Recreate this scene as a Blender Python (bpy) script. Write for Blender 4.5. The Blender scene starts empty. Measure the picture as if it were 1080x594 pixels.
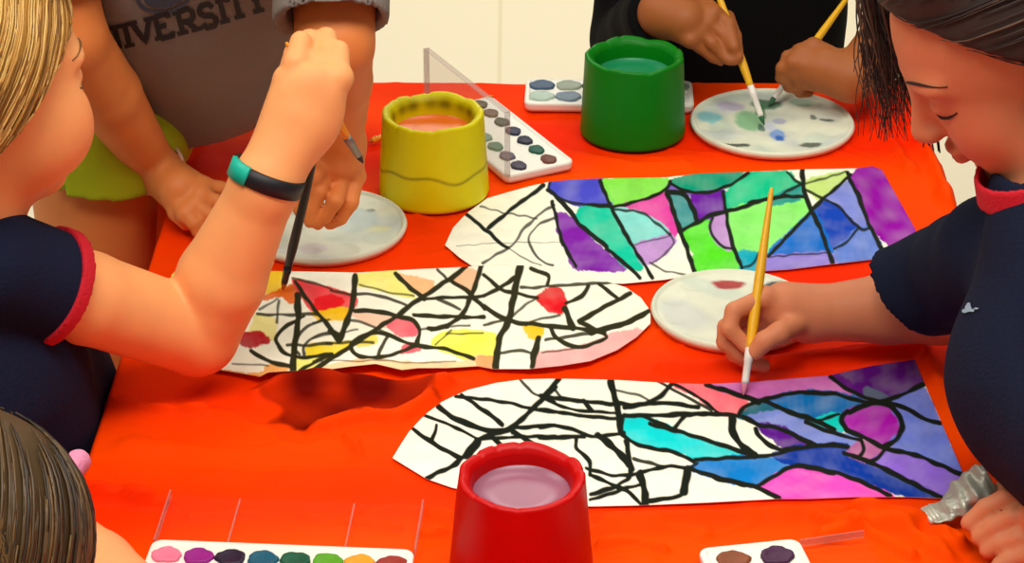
import bpy, bmesh, math, random
import numpy as np
from mathutils import Vector, Matrix
from mathutils.bvhtree import BVHTree

random.seed(7)
RNG = np.random.default_rng(7)
scene = bpy.context.scene
COL = scene.collection

# ------------------------------------------------------------------ camera geometry
T = 0.72            # table height
FPX = 2300.0        # focal length in pixels of the 1080 wide frame
PITCH = math.radians(28.0)
S_, C_ = math.sin(PITCH), math.cos(PITCH)
H = 0.953           # camera height above the table
EYE = Vector((0, 0, T + H))


def P(px, py, z=0.0):
    """point seen at (px, py) that lies z above the table top"""
    v = (py - 297.0) / FPX
    d = (H - z) / (S_ + v * C_)
    return np.array([(px - 540.0) / FPX * d, d * (C_ - v * S_), T + z])


def Q(px, py, Y):
    """point seen at (px, py) that lies at distance Y from the viewer"""
    v = (py - 297.0) / FPX
    d = Y / (C_ - v * S_)
    return np.array([(px - 540.0) / FPX * d, Y, T + H - d * (S_ + v * C_)])


def lin(c):
    c = np.asarray(c, dtype=float) / 255.0
    return np.where(c <= 0.04045, c / 12.92, ((c + 0.055) / 1.055) ** 2.4)


# ------------------------------------------------------------------ materials
MATS = {}


def nodes_of(name):
    m = bpy.data.materials.new(name)
    m.use_nodes = True
    nt = m.node_tree
    return m, nt, nt.nodes["Principled BSDF"]


def mat(name, rgb, rough=0.6, bump=0.0, bscale=60.0, var=0.0, vscale=12.0, spec=0.4, trans=0.0, alpha=None,
        stretch=(1, 1, 1), metal=0.0, sss=0.0):
    if name in MATS:
        return MATS[name]
    m, nt, b = nodes_of(name)
    L = nt.links
    r = list(lin(rgb)) + [1]
    b.inputs["Base Color"].default_value = r
    b.inputs["Roughness"].default_value = rough
    b.inputs["Specular IOR Level"].default_value = spec
    b.inputs["Metallic"].default_value = metal
    if trans:
        b.inputs["Transmission Weight"].default_value = trans
        b.inputs["IOR"].default_value = 1.3
    if alpha is not None:
        b.inputs["Alpha"].default_value = alpha
    if sss:
        b.inputs["Subsurface Weight"].default_value = sss
        b.inputs["Subsurface Radius"].default_value = (0.012, 0.005, 0.003)
        b.inputs["Subsurface Scale"].default_value = 1.0
    tc = nt.nodes.new("ShaderNodeTexCoord")
    mp = nt.nodes.new("ShaderNodeMapping")
    mp.inputs["Scale"].default_value = stretch
    L.new(tc.outputs["Object"], mp.inputs["Vector"])
    if var:
        n = nt.nodes.new("ShaderNodeTexNoise")
        n.inputs["Scale"].default_value = vscale
        n.inputs["Detail"].default_value = 4
        L.new(mp.outputs["Vector"], n.inputs["Vector"])
        mx = nt.nodes.new("ShaderNodeMix")
        mx.data_type = 'RGBA'
        base = lin(rgb)
        mx.inputs[6].default_value = list(np.clip(base * (1 - var), 0, 1)) + [1]
        mx.inputs[7].default_value = list(np.clip(base * (1 + var), 0, 1)) + [1]
        L.new(n.outputs["Fac"], mx.inputs[0])
        L.new(mx.outputs[2], b.inputs["Base Color"])
    if bump:
        n2 = nt.nodes.new("ShaderNodeTexNoise")
        n2.inputs["Scale"].default_value = bscale
        n2.inputs["Detail"].default_value = 3
        L.new(mp.outputs["Vector"], n2.inputs["Vector"])
        bp = nt.nodes.new("ShaderNodeBump")
        bp.inputs["Strength"].default_value = bump
        bp.inputs["Distance"].default_value = 0.004
        L.new(n2.outputs["Fac"], bp.inputs["Height"])
        L.new(bp.outputs["Normal"], b.inputs["Normal"])
    MATS[name] = m
    return m


def mat_attr(name, rough=0.6, spec=0.3, var=0.12, vscale=40.0, sss=0.0, bump=0.0, bscale=100.0):
    """colour from the mesh's own colour attribute, mottled by noise"""
    if name in MATS:
        return MATS[name]
    m, nt, b = nodes_of(name)
    L = nt.links
    b.inputs["Roughness"].default_value = rough
    b.inputs["Specular IOR Level"].default_value = spec
    if sss:
        b.inputs["Subsurface Weight"].default_value = sss
        b.inputs["Subsurface Radius"].default_value = (0.012, 0.005, 0.003)
        b.inputs["Subsurface Scale"].default_value = 1.0
    at = nt.nodes.new("ShaderNodeAttribute")
    at.attribute_name = "Col"
    tc = nt.nodes.new("ShaderNodeTexCoord")
    n = nt.nodes.new("ShaderNodeTexNoise")
    n.inputs["Scale"].default_value = vscale
    n.inputs["Detail"].default_value = 4
    L.new(tc.outputs["Object"], n.inputs["Vector"])
    mr = nt.nodes.new("ShaderNodeMapRange")
    mr.inputs[1].default_value = 0.3
    mr.inputs[2].default_value = 0.7
    mr.inputs[3].default_value = 1 - var
    mr.inputs[4].default_value = 1 + var
    L.new(n.outputs["Fac"], mr.inputs[0])
    mx = nt.nodes.new("ShaderNodeVectorMath")
    mx.operation = 'SCALE'
    L.new(at.outputs["Color"], mx.inputs[0])
    L.new(mr.outputs[0], mx.inputs["Scale"])
    L.new(mx.outputs[0], b.inputs["Base Color"])
    if bump:
        n2 = nt.nodes.new("ShaderNodeTexNoise")
        n2.inputs["Scale"].default_value = bscale
        n2.inputs["Detail"].default_value = 3
        L.new(tc.outputs["Object"], n2.inputs["Vector"])
        bp = nt.nodes.new("ShaderNodeBump")
        bp.inputs["Strength"].default_value = bump
        bp.inputs["Distance"].default_value = 0.003
        L.new(n2.outputs["Fac"], bp.inputs["Height"])
        L.new(bp.outputs["Normal"], b.inputs["Normal"])
    MATS[name] = m
    return m


# ------------------------------------------------------------------ object helpers
def link(o, parent=None):
    COL.objects.link(o)
    if parent is not None:
        o.parent = parent
        o.matrix_parent_inverse = Matrix.Identity(4)
    return o


def world_loc(o):
    v = Vector((0, 0, 0))
    while o is not None:
        v = v + o.location
        o = o.parent
    return v


def np_mesh(name, verts, faces, material, parent=None, cols=None, smooth=True, origin=None, midx=None):
    """verts in world coordinates; faces an (n,4)/(n,3) array or a list of tuples"""
    verts = np.asarray(verts, dtype=np.float64)
    off = np.zeros(3)
    if parent is not None:
        off = np.array(world_loc(parent))
    elif origin is not None:
        off = np.asarray(origin, dtype=float)
    me = bpy.data.meshes.new(name)
    if isinstance(faces, np.ndarray):
        n, k = faces.shape
        me.vertices.add(len(verts))
        me.vertices.foreach_set("co", (verts - off).astype(np.float32).ravel())
        me.loops.add(n * k)
        me.loops.foreach_set("vertex_index", faces.astype(np.int32).ravel())
        me.polygons.add(n)
        me.polygons.foreach_set("loop_start", np.arange(0, n * k, k, dtype=np.int32))
        me.polygons.foreach_set("loop_total", np.full(n, k, dtype=np.int32))
        me.update(calc_edges=True)
    else:
        me.from_pydata([tuple(v) for v in (verts - off)], [], faces)
        me.update()
    me.polygons.foreach_set("use_smooth", np.full(len(me.polygons), smooth, dtype=bool))
    mlist = material if isinstance(material, (list, tuple)) else [material]
    for m in mlist:
        me.materials.append(m)
    if midx is not None:
        me.polygons.foreach_set("material_index", np.asarray(midx, dtype=np.int32))
    if cols is not None:
        a = me.color_attributes.new("Col", 'FLOAT_COLOR', 'POINT')
        c4 = np.ones((len(verts), 4), dtype=np.float32)
        c4[:, :3] = cols
        a.data.foreach_set("color", c4.ravel())
    me.validate()
    o = bpy.data.objects.new(name, me)
    link(o, parent)
    if parent is None and origin is not None:
        o.location = Vector(off)
    return o


def empty(name, loc):
    o = bpy.data.objects.new(name, None)
    o.empty_display_size = 0.05
    link(o)
    o.location = Vector(loc)
    return o


def tag(o, label=None, cat=None, group=None, kind=None):
    if label:
        o["label"] = label
    if cat:
        o["category"] = cat
    if group:
        o["group"] = group
    if kind:
        o["kind"] = kind
    return o


class MB:
    """collects simple shapes into one mesh (world coordinates)"""

    def __init__(self):
        self.v, self.f, self.m = [], [], []

    def add(self, vs, fs, mi=0):
        o = len(self.v)
        self.v += [tuple(map(float, p)) for p in vs]
        self.f += [tuple(i + o for i in q) for q in fs]
        self.m += [mi] * len(fs)

    def tube(self, pts, rad, n=8, mi=0, caps=True):
        pts = [np.asarray(p, dtype=float) for p in pts]
        if np.isscalar(rad):
            rad = [rad] * len(pts)
        vs, fs = [], []
        up = None
        for i, p in enumerate(pts):
            a = pts[max(i - 1, 0)]
            b = pts[min(i + 1, len(pts) - 1)]
            t = b - a
            t = t / (np.linalg.norm(t) + 1e-12)
            if up is None:
                up = np.array([0, 0, 1.0]) if abs(t[2]) < 0.9 else np.array([1.0, 0, 0])
            x = np.cross(up, t)
            x /= np.linalg.norm(x) + 1e-12
            y = np.cross(t, x)
            up = y
            for k in range(n):
                a2 = 2 * math.pi * k / n
                vs.append(p + rad[i] * (math.cos(a2) * x + math.sin(a2) * y))
        for i in range(len(pts) - 1):
            for k in range(n):
                k2 = (k + 1) % n
                fs.append((i * n + k, i * n + k2, (i + 1) * n + k2, (i + 1) * n + k))
        if caps:
            fs.append(tuple(range(n - 1, -1, -1)))
            fs.append(tuple((len(pts) - 1) * n + k for k in range(n)))
        self.add(vs, fs, mi)

    def box(self, c, s, R=None, mi=0):
        c = np.asarray(c, float)
        vs = []
        for dx in (-.5, .5):
            for dy in (-.5, .5):
                for dz in (-.5, .5):
                    q = np.array([dx * s[0], dy * s[1], dz * s[2]])
                    if R is not None:
                        q = R @ q
                    vs.append(c + q)
        self.add(vs, [(0, 1, 3, 2), (4, 6, 7, 5), (0, 4, 5, 1), (2, 3, 7, 6), (0, 2, 6, 4), (1, 5, 7, 3)], mi)

    def build(self, name, material, parent=None, smooth=True, origin=None):
        return np_mesh(name, self.v, self.f, material, parent, smooth=smooth, origin=origin, midx=self.m)


def rotz(a):
    c, s = math.cos(a), math.sin(a)
    return np.array([[c, -s, 0], [s, c, 0], [0, 0, 1.0]])


def lathe(prof, n=64, wob=None):
    """prof list of (r, z, wobble weight); returns verts and quads about the z axis"""
    vs, fs = [], []
    for (r, z, w) in prof:
        for k in range(n):
            a = 2 * math.pi * k / n
            dr, dz = (wob(a) if wob else (0, 0))
            vs.append(((r + dr * w) * math.cos(a), (r + dr * w) * math.sin(a), z + dz * w))
    for i in range(len(prof) - 1):
        for k in range(n):
            k2 = (k + 1) % n
            fs.append((i * n + k, i * n + k2, (i + 1) * n + k2, (i + 1) * n + k))
    return np.array(vs), fs


def spline(pts, per=8):
    pts = [np.asarray(p, float) for p in pts]
    out = []
    for i in range(len(pts) - 1):
        p0 = pts[max(i - 1, 0)]
        p1, p2 = pts[i], pts[i + 1]
        p3 = pts[min(i + 2, len(pts) - 1)]
        for k in range(per):
            t = k / per
            out.append(0.5 * ((2 * p1) + (-p0 + p2) * t + (2 * p0 - 5 * p1 + 4 * p2 - p3) * t * t + (-p0 + 3 * p1 - 3 * p2 + p3) * t ** 3))
    out.append(pts[-1])
    return out


# ------------------------------------------------------------------ smooth solids
class Vol:
    """a smooth union of rounded cones and ellipsoids, turned into one continuous surface"""

    def __init__(self, h):
        self.h, self.ops = h, []

    def _clip(self, d, X, Y, Z, clip):
        for p, n in clip or ():
            d = np.maximum(d, (X - p[0]) * n[0] + (Y - p[1]) * n[1] + (Z - p[2]) * n[2])
        return d

    def cone(self, a, b, ra, rb, k=0.01, flat=None, clip=None, sub=False):
        a, b = np.asarray(a, float), np.asarray(b, float)
        ba = b - a
        bb = float(ba @ ba) + 1e-12

        def fn(X, Y, Z):
            qx, qy, qz = X - a[0], Y - a[1], Z - a[2]
            t = np.clip((qx * ba[0] + qy * ba[1] + qz * ba[2]) / bb, 0, 1)
            qx, qy, qz = qx - t * ba[0], qy - t * ba[1], qz - t * ba[2]
            if flat is not None:
                n, s = flat
                c = (qx * n[0] + qy * n[1] + qz * n[2]) * (1 / s - 1)
                qx, qy, qz = qx + c * n[0], qy + c * n[1], qz + c * n[2]
            d = np.sqrt(qx * qx + qy * qy + qz * qz) - (ra + (rb - ra) * t)
            if flat is not None:
                d = d * (0.5 + 0.5 * min(flat[1], 1))
            return self._clip(d, X, Y, Z, clip)
        r = max(ra, rb) * (max(1, flat[1]) if flat is not None else 1)
        self.ops.append((sub, fn, np.minimum(a, b) - r, np.maximum(a, b) + r, k))
        return self

    def chain(self, pts, rad, k=0.01, **kw):
        k = min(k, .005)
        for i in range(len(pts) - 1):
            self.cone(pts[i], pts[i + 1], rad[i], rad[i + 1], k, **kw)
        return self

    def ell(self, c, r, M=None, k=0.01, sub=False, clip=None):
        c, r = np.asarray(c, float), np.asarray(r, float)
        M = np.eye(3) if M is None else M

        def fn(X, Y, Z):
            qx, qy, qz = X - c[0], Y - c[1], Z - c[2]
            u = [(qx * M[0, i] + qy * M[1, i] + qz * M[2, i]) for i in range(3)]
            k0 = np.sqrt((u[0] / r[0]) ** 2 + (u[1] / r[1]) ** 2 + (u[2] / r[2]) ** 2)
            k1 = np.sqrt((u[0] / r[0] ** 2) ** 2 + (u[1] / r[1] ** 2) ** 2 + (u[2] / r[2] ** 2) ** 2)
            return self._clip(k0 * (k0 - 1) / (k1 + 1e-9), X, Y, Z, clip)
        e = np.abs(M) @ r
        self.ops.append((sub, fn, c - e, c + e, k))
        return self

    def field(self, fn):
        """adds fn(X, Y, Z) to the whole field (wrinkles, cuts)"""
        self.ops.append(("field", fn, None, None, 0))
        return self

    def cut(self, p, n):
        self.ops.append(("cut", (np.asarray(p, float), np.asarray(n, float)), None, None, 0))
        return self

    def surface(self):
        h = self.h
        adds = [o for o in self.ops if o[0] is False]
        lo = np.min([o[2] for o in adds], axis=0) - 4 * h
        hi = np.max([o[3] for o in adds], axis=0) + 4 * h
        n = np.ceil((hi - lo) / h).astype(int) + 1
        ax = [lo[i] + h * np.arange(n[i]) for i in range(3)]
        F = np.full(tuple(n), 0.05, dtype=np.float32)
        for sub, fn, a, b, k in self.ops:
            if sub == "field":
                F += fn(ax[0][:, None, None], ax[1][None, :, None], ax[2][None, None, :]).astype(np.float32)
                continue
            if sub == "cut":
                p, nn = fn
                F = np.maximum(F, ((ax[0][:, None, None] - p[0]) * nn[0] + (ax[1][None, :, None] - p[1]) * nn[1]
                                   + (ax[2][None, None, :] - p[2]) * nn[2]).astype(np.float32))
                continue
            m = k + 3 * h
            i0 = np.clip(np.floor((a - m - lo) / h).astype(int), 0, n)
            i1 = np.clip(np.ceil((b + m - lo) / h).astype(int) + 1, 0, n)
            if np.any(i1 <= i0):
                continue
            sl = tuple(slice(i0[i], i1[i]) for i in range(3))
            d = fn(ax[0][sl[0]][:, None, None], ax[1][sl[1]][None, :, None], ax[2][sl[2]][None, None, :]).astype(np.float32)
            G = F[sl]
            if sub:
                d = -d
                w = np.maximum(k - np.abs(G - d), 0) / max(k, 1e-9)
                F[sl] = np.maximum(G, d) + w * w * k * 0.25
            else:
                w = np.maximum(k - np.abs(G - d), 0) / max(k, 1e-9)
                F[sl] = np.minimum(G, d) - w * w * k * 0.25
        return nets(F, lo, h)


CORN = np.array([(i, j, k) for i in (0, 1) for j in (0, 1) for k in (0, 1)])
EDGES = [(a, b) for a in range(8) for b in range(a + 1, 8) if np.abs(CORN[a] - CORN[b]).sum() == 1]


def nets(F, lo, h):
    s = F < 0
    c = np.zeros(tuple(np.array(F.shape) - 1), dtype=np.int8)
    nx, ny, nz = c.shape
    for i, j, k in CORN:
        c += s[i:i + nx, j:j + ny, k:k + nz]
    act = (c > 0) & (c < 8)
    ii = np.argwhere(act)
    idx = np.full(act.shape, -1, dtype=np.int32)
    idx[act] = np.arange(len(ii))
    acc = np.zeros((len(ii), 3))
    cnt = np.zeros(len(ii))
    val = [F[ii[:, 0] + o[0], ii[:, 1] + o[1], ii[:, 2] + o[2]] for o in CORN]
    for a, b in EDGES:
        fa, fb = val[a], val[b]
        cr = (fa < 0) != (fb < 0)
        t = np.where(cr, fa / np.where(cr, fa - fb, 1), 0)
        acc += np.where(cr[:, None], CORN[a] + t[:, None] * (CORN[b] - CORN[a]), 0)
        cnt += cr
    verts = lo + h * (ii + acc / np.maximum(cnt, 1)[:, None])
    quads = []
    for axis in range(3):
        o1, o2 = [(1, 2), (2, 0), (0, 1)][axis]
        e = [0, 0, 0]
        e[axis] = 1
        sh = np.array(s.shape)
        sa = s[:sh[0] - e[0], :sh[1] - e[1], :sh[2] - e[2]]
        sb = s[e[0]:, e[1]:, e[2]:]
        ed = np.argwhere(sa != sb)
        ok = (ed[:, o1] >= 1) & (ed[:, o2] >= 1) & (ed[:, o1] < c.shape[o1]) & (ed[:, o2] < c.shape[o2])
        ed = ed[ok]
        d1 = np.zeros(3, int)
        d1[o1] = 1
        d2 = np.zeros(3, int)
        d2[o2] = 1

        def g(q):
            return idx[q[:, 0], q[:, 1], q[:, 2]]
        quad = np.stack([g(ed - d1 - d2), g(ed - d2), g(ed), g(ed - d1)], axis=1)
        flip = ~sa[ed[:, 0], ed[:, 1], ed[:, 2]]
        quad[flip] = quad[flip][:, ::-1]
        quads.append(quad)
    f = np.concatenate(quads)
    f = f[(f >= 0).all(axis=1)]
    return verts, f


def vol_obj(name, vol, material, parent, colfn=None):
    v, f = vol.surface()
    return np_mesh(name, v, f, material, parent, cols=colfn(v) if colfn else None)


def bvh_of(v, f):
    return BVHTree.FromPolygons([tuple(p) for p in v], [tuple(int(i) for i in q) for q in f])


# ------------------------------------------------------------------ people
def frame(fwd, up):
    f = np.asarray(fwd, float)
    f /= np.linalg.norm(f)
    u = np.asarray(up, float)
    u = u - f * (u @ f)
    u /= np.linalg.norm(u)
    l = np.cross(u, f)
    return np.stack([f, l, u], axis=1)


class Head:
    def __init__(self, c, fwd, up, size, cheek=1.0, nose=1.0):
        self.cheek, self.nose = cheek, nose
        self.c, self.M, self.S = np.asarray(c, float), frame(fwd, up), size

    def w(self, f, l, u):
        return self.c + self.S * (self.M @ np.array([f, l, u], float))

    def local(self, v):
        return ((v - self.c) @ self.M) / self.S

    def add(self, V):
        S, M = self.S, self.M

        def E(c, r, k=0.05, sub=False):
            V.ell(self.w(*c), np.array(r) * S, M, k * S, sub)
        E((-.06, 0, .12), (.42, .345, .38))
        E((.13, 0, -.04), (.245, .27, .38), .08)
        E((.10, 0, -.26), (.22, .225, .20), .08)
        E((.27, 0, -.405), (.07, .085, .07), .10)
        for s in (-1, 1):
            E((.21, s * .155, -.17), np.array((.125, .105, .13)) * self.cheek, .08)
            E((.31, s * .10, .075), (.06, .11, .035), .06)
            E((.385, s * .125, .0), (.045, .075, .045), .05, True)
            E((.305, s * .125, -.005), (.062, .065, .048), .015)
            E((.345 + .05 * self.nose, s * .038, -.135), (.035, .028, .025), .03)
        V.cone(self.w(.345, 0, .05), self.w(.345 + .08 * self.nose, 0, -.115), .026 * S, .037 * S * self.nose, .05 * S)
        E((.365, 0, -.232), (.035, .075, .017), .025)
        E((.36, 0, -.272), (.035, .062, .02), .02)
        E((.392, 0, -.252), (.010, .070, .004), .016, True)
        for s in (-1, 1):
            V.cone(self.w(-.05, s * .345, .05), self.w(-.02, s * .335, -.10), .048 * S, .030 * S, .02 * S,
                   flat=(M[:, 1], .42))
            V.ell(self.w(-.02, s * .385, .0), np.array((.03, .02, .055)) * S, M, .015 * S, True)

    def tint(self, v, base, cols):
        u = self.local(v)

        def blend(mask, rgb):
            cols[:] = cols * (1 - mask[:, None]) + lin(rgb) * mask[:, None]

        def blob(c, r):
            q = np.sqrt((((u - np.array(c)) / np.array(r)) ** 2).sum(axis=1))
            return np.clip(1.6 - 1.6 * q, 0, 1)
        b = np.array(base, float)
        for s in (-1, 1):
            blend(0.45 * blob((.27, s * .19, -.15), (.22, .14, .15)), b * (1.0, .78, .74))
            blend(0.6 * blob((-.03, s * .36, -.03), (.10, .07, .13)), b * (1.0, .72, .70))
        blend(0.5 * np.minimum(1, 1.5 * blob((.38, 0, -.25), (.07, .09, .045))), b * (.92, .62, .62))
        return cols


def face_details(h, parent, body, brow_mat, brows=(-1, 1)):
    """lash lines and eyebrows, laid on the face"""
    me = body.data
    off = A(world_loc(body))
    tree = BVHTree.FromPolygons([tuple(A(v.co) + off) for v in me.vertices], [tuple(p.vertices) for p in me.polygons])
    fw = Vector(h.M[:, 0])

    def on(l, u):
        # from in front of the face and a little outside, straight back onto the skin
        o = Vector(h.w(.95, l * 1.9, u))
        d = (Vector(h.w(.2, l * .92, u)) - o).normalized()
        q, n, _, _ = tree.ray_cast(o, d)
        return A(q + n * .0003) if q is not None else h.w(.34, l, u)
    for s in (-1, 1):
        mb = MB()
        pts = [on(s * (.130 + .070 * t), -.022 - .020 * (1 - t * t)) for t in np.linspace(-1, 1, 11)]
        mb.tube(pts, [.0007 + .0013 * math.sin(math.pi * min(1, .1 + i / 10)) for i in range(11)], 6)
        mb.build("eyelashes", brow_mat, parent)
    for s in brows:
        mb = MB()
        pts = [on(s * (.130 + .095 * t), .088 + .022 * (1 - t * t)) for t in np.linspace(-1, 1, 11)]
        mb.tube(pts, [.0005 + .0009 * math.sin(math.pi * min(1, .15 + i / 10)) for i in range(11)], 6)
        mb.build("eyebrow", brow_mat, parent)


def skin_cols(base, heads=()):
    def fn(v):
        c = np.tile(lin(base), (len(v), 1)).astype(float)
        for h in heads:
            h.tint(v, base, c)
        return c
    return fn


def hand(V, wrist, rw, palm, fingers, thumb, rf, k=0.006):
    """palm: knuckle points; fingers: joint chains starting at a knuckle; thumb: chain from the side of the palm"""
    for q in palm:
        V.cone(wrist, q, rw * .74, rf * 1.30, 0.005)
    for i in range(len(palm) - 1):
        V.cone(palm[i], palm[i + 1], rf * 1.22, rf * 1.22, 0.004)
    for ch in fingers:
        n = len(ch)
        V.chain(ch, [rf * (1.08 - .26 * i / (n - 1)) for i in range(n)], .002)
    n = len(thumb)
    V.chain(thumb, [rf * (1.35 - .40 * i / (n - 1)) for i in range(n)], .003)


def hair_cap(h, off, slope, lim, size=None, k=.06, extra=None, voxel=.003, side=.0):
    V = Vol(voxel)
    S, M = h.S, h.M
    V.ell(h.w(-.075, 0, .13), (np.array((.425, .355, .385)) + off) * S, M, k * S)
    V.ell(h.w(-.13, 0, -.05), (np.array((.34, .33, .33)) + off) * S, M, k * S)
    if extra:
        extra(V, h)
    n = h.M @ np.array([slope, 0, -1.0])
    n /= np.linalg.norm(n)
    V.cut(h.w(0, 0, lim), n)
    return V


def strands(h, V, name, mats, parent, count, flow, steps=14, step=.011, rad=.0013, keep=None, lift=.0012, wave=.0):
    v, f = V.surface()
    tree = bvh_of(v, f)
    mb = MB()
    for i in range(count):
        p = Vector(v[RNG.integers(len(v))])
        if keep is not None and not keep(np.array(p)):
            continue
        pts = []
        ph = random.random() * 6.28
        for s in range(steps):
            q, n, _, _ = tree.find_nearest(p)
            if q is None:
                break
            w = wave * math.sin(ph + s * 1.1)
            fl = Vector(flow(np.array(q)))
            t = fl - n * fl.dot(n)
            if t.length < 1e-6:
                break
            t.normalize()
            sd = n.cross(t)
            pts.append(np.array(q + n * (lift + .001 * random.random()) + sd * w))
            p = q + t * step
        if len(pts) > 4:
            r = rad * random.uniform(.6, 1.3)
            mb.tube(pts, [r * (0.35 + 0.65 * math.sin(math.pi * min(1, (j + .6) / len(pts)))) for j in range(len(pts))], 5,
                    mi=random.randrange(len(mats)))
    mb.build(name, mats, parent)


# ------------------------------------------------------------------ the room
def build_room():
    m, nt, b = nodes_of("vinyl_tiles")
    L = nt.links
    tc = nt.nodes.new("ShaderNodeTexCoord")
    mp = nt.nodes.new("ShaderNodeMapping")
    mp.inputs["Location"].default_value = (0.025, 0.37, 0)
    br = nt.nodes.new("ShaderNodeTexBrick")
    br.offset = 0
    br.inputs["Color1"].default_value = list(lin((240, 228, 196))) + [1]
    br.inputs["Color2"].default_value = list(lin((243, 232, 202))) + [1]
    br.inputs["Mortar"].default_value = list(lin((230, 216, 180))) + [1]
    br.inputs["Scale"].default_value = 1.0
    br.inputs["Mortar Size"].default_value = 0.006
    br.inputs["Mortar Smooth"].default_value = 0.6
    br.inputs["Brick Width"].default_value = 0.92
    br.inputs["Row Height"].default_value = 2.74
    L.new(tc.outputs["Object"], mp.inputs["Vector"])
    L.new(mp.outputs["Vector"], br.inputs["Vector"])
    L.new(br.outputs["Color"], b.inputs["Base Color"])
    b.inputs["Roughness"].default_value = 0.55
    mb = MB()
    mb.box((0, 2.5, -.02), (9, 11, .04))
    f = mb.build("floor", m, smooth=False)
    f["kind"] = "structure"
    mb = MB()
    mb.box((0, 7.6, 1.35), (9, .1, 2.7))
    w = mb.build("wall_back", mat("wall_paint", (236, 228, 206), .8, var=.02), smooth=False)
    w["kind"] = "structure"
    mb = MB()
    mb.box((0, 7.54, .05), (9, .02, .1))
    w = mb.build("baseboard_back", mat("baseboard_vinyl", (110, 96, 84), .5), smooth=False)
    w["kind"] = "structure"


TX0, TX1, TY0, TY1 = -.341, .440, .62, 2.272


def build_table():
    t = tag(empty("folding_table", (.05, 1.45, 0)), "long folding table covered by the orange sheet", "table")
    mb = MB()
    mb.box(((TX0 + TX1) / 2, (TY0 + TY1) / 2, T - .024), (TX1 - TX0 - .02, TY1 - TY0 - .02, .026))
    mb.build("tabletop", mat("table_laminate", (190, 182, 165), .5, var=.03), t, smooth=False)
    for x in (TX0 + .08, TX1 - .08):
        for y in (TY0 + .15, TY1 - .15):
            mb = MB()
            mb.tube([(x, y, 0.002), (x, y, T - .03)], .014, 12)
            mb.build("leg", mat("leg_steel", (120, 118, 115), .35, metal=.8), t)


def smooth_noise(x, y, seed, scale, n=7):
    r = np.random.default_rng(seed)
    out = 0
    for i in range(n):
        a = r.uniform(0, 6.283)
        f = scale * r.uniform(.5, 1.8)
        out = out + np.sin(f * (x * math.cos(a) + y * math.sin(a)) + r.uniform(0, 6.28)) / math.sqrt(n)
    return out


def seg_dist(x, y, pts):
    best = np.full(np.shape(x), 1e9)
    for (ax, ay), (bx, by) in zip(pts[:-1], pts[1:]):
        dx, dy = bx - ax, by - ay
        t = np.clip(((x - ax) * dx + (y - ay) * dy) / (dx * dx + dy * dy + 1e-12), 0, 1)
        best = np.minimum(best, np.hypot(x - ax - t * dx, y - ay - t * dy))
    return best


def inside(x, y, poly):
    c = np.zeros(np.shape(x), dtype=bool)
    n = len(poly)
    for i in range(n):
        x0, y0 = poly[i]
        x1, y1 = poly[(i + 1) % n]
        if y0 == y1:
            continue
        m = (y0 > y) != (y1 > y)
        c ^= m & (x < (x1 - x0) * (y - y0) / (y1 - y0) + x0)
    return c


# creases and folds of the sheet: pixel polylines, width and height in metres
FOLDS = [
    ([(80, 524), (130, 527), (178, 534)], .0075, .013),
    ([(180, 430), (240, 440), (300, 470)], .016, .004),
    ([(140, 470), (260, 478), (390, 468)], .02, .004),
    ([(210, 500), (300, 505), (400, 500)], .014, .003),
    ([(272, 420), (330, 402), (420, 412), (470, 404)], .014, .010),
    ([(330, 455), (380, 440), (420, 440), (455, 418)], .010, .008),
    ([(700, 388), (780, 384), (900, 372), (960, 366)], .014, .006),
    ([(640, 548), (760, 545), (880, 540), (960, 556)], .014, .006),
    ([(870, 566), (940, 556), (1000, 590)], .012, .008),
    ([(900, 545), (960, 546), (1010, 575)], .010, .008),
    ([(932, 88), (958, 130), (985, 178), (1000, 215)], .012, .010),
    ([(908, 100), (930, 135), (960, 180)], .012, .006),
    ([(975, 372), (1000, 430), (1040, 480)], .014, .007),
    ([(620, 560), (700, 556), (740, 560)], .012, .004),
    ([(440, 228), (462, 236), (480, 232)], .01, .003),
    ([(600, 160), (660, 172), (720, 172)], .014, .003),
    ([(390, 540), (440, 536), (480, 545)], .012, .004),
    ([(445, 564), (470, 562), (490, 566)], .0050, .006),
    ([(205, 545), (300, 541), (420, 556)], .0040, .004),
    ([(355, 452), (372, 470), (380, 480)], .0040, .005),
    ([(120, 420), (170, 432), (215, 436)], .0060, .005),
    ([(700, 580), (660, 570), (630, 575)], .0050, .006),
    ([(860, 548), (905, 560), (960, 588)], .0060, .008),
    ([(640, 108), (700, 100), (728, 112)], .0060, .004),
    ([(205, 180), (250, 120), (285, 100)], .02, .004),
]
DARK_PATCH = [(262, 412), (288, 399), (330, 393), (380, 397), (420, 402), (452, 399), (466, 408), (462, 420), (440, 431), (405, 436),
         (372, 440), (335, 450), (310, 457), (292, 446), (286, 431)]


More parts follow.
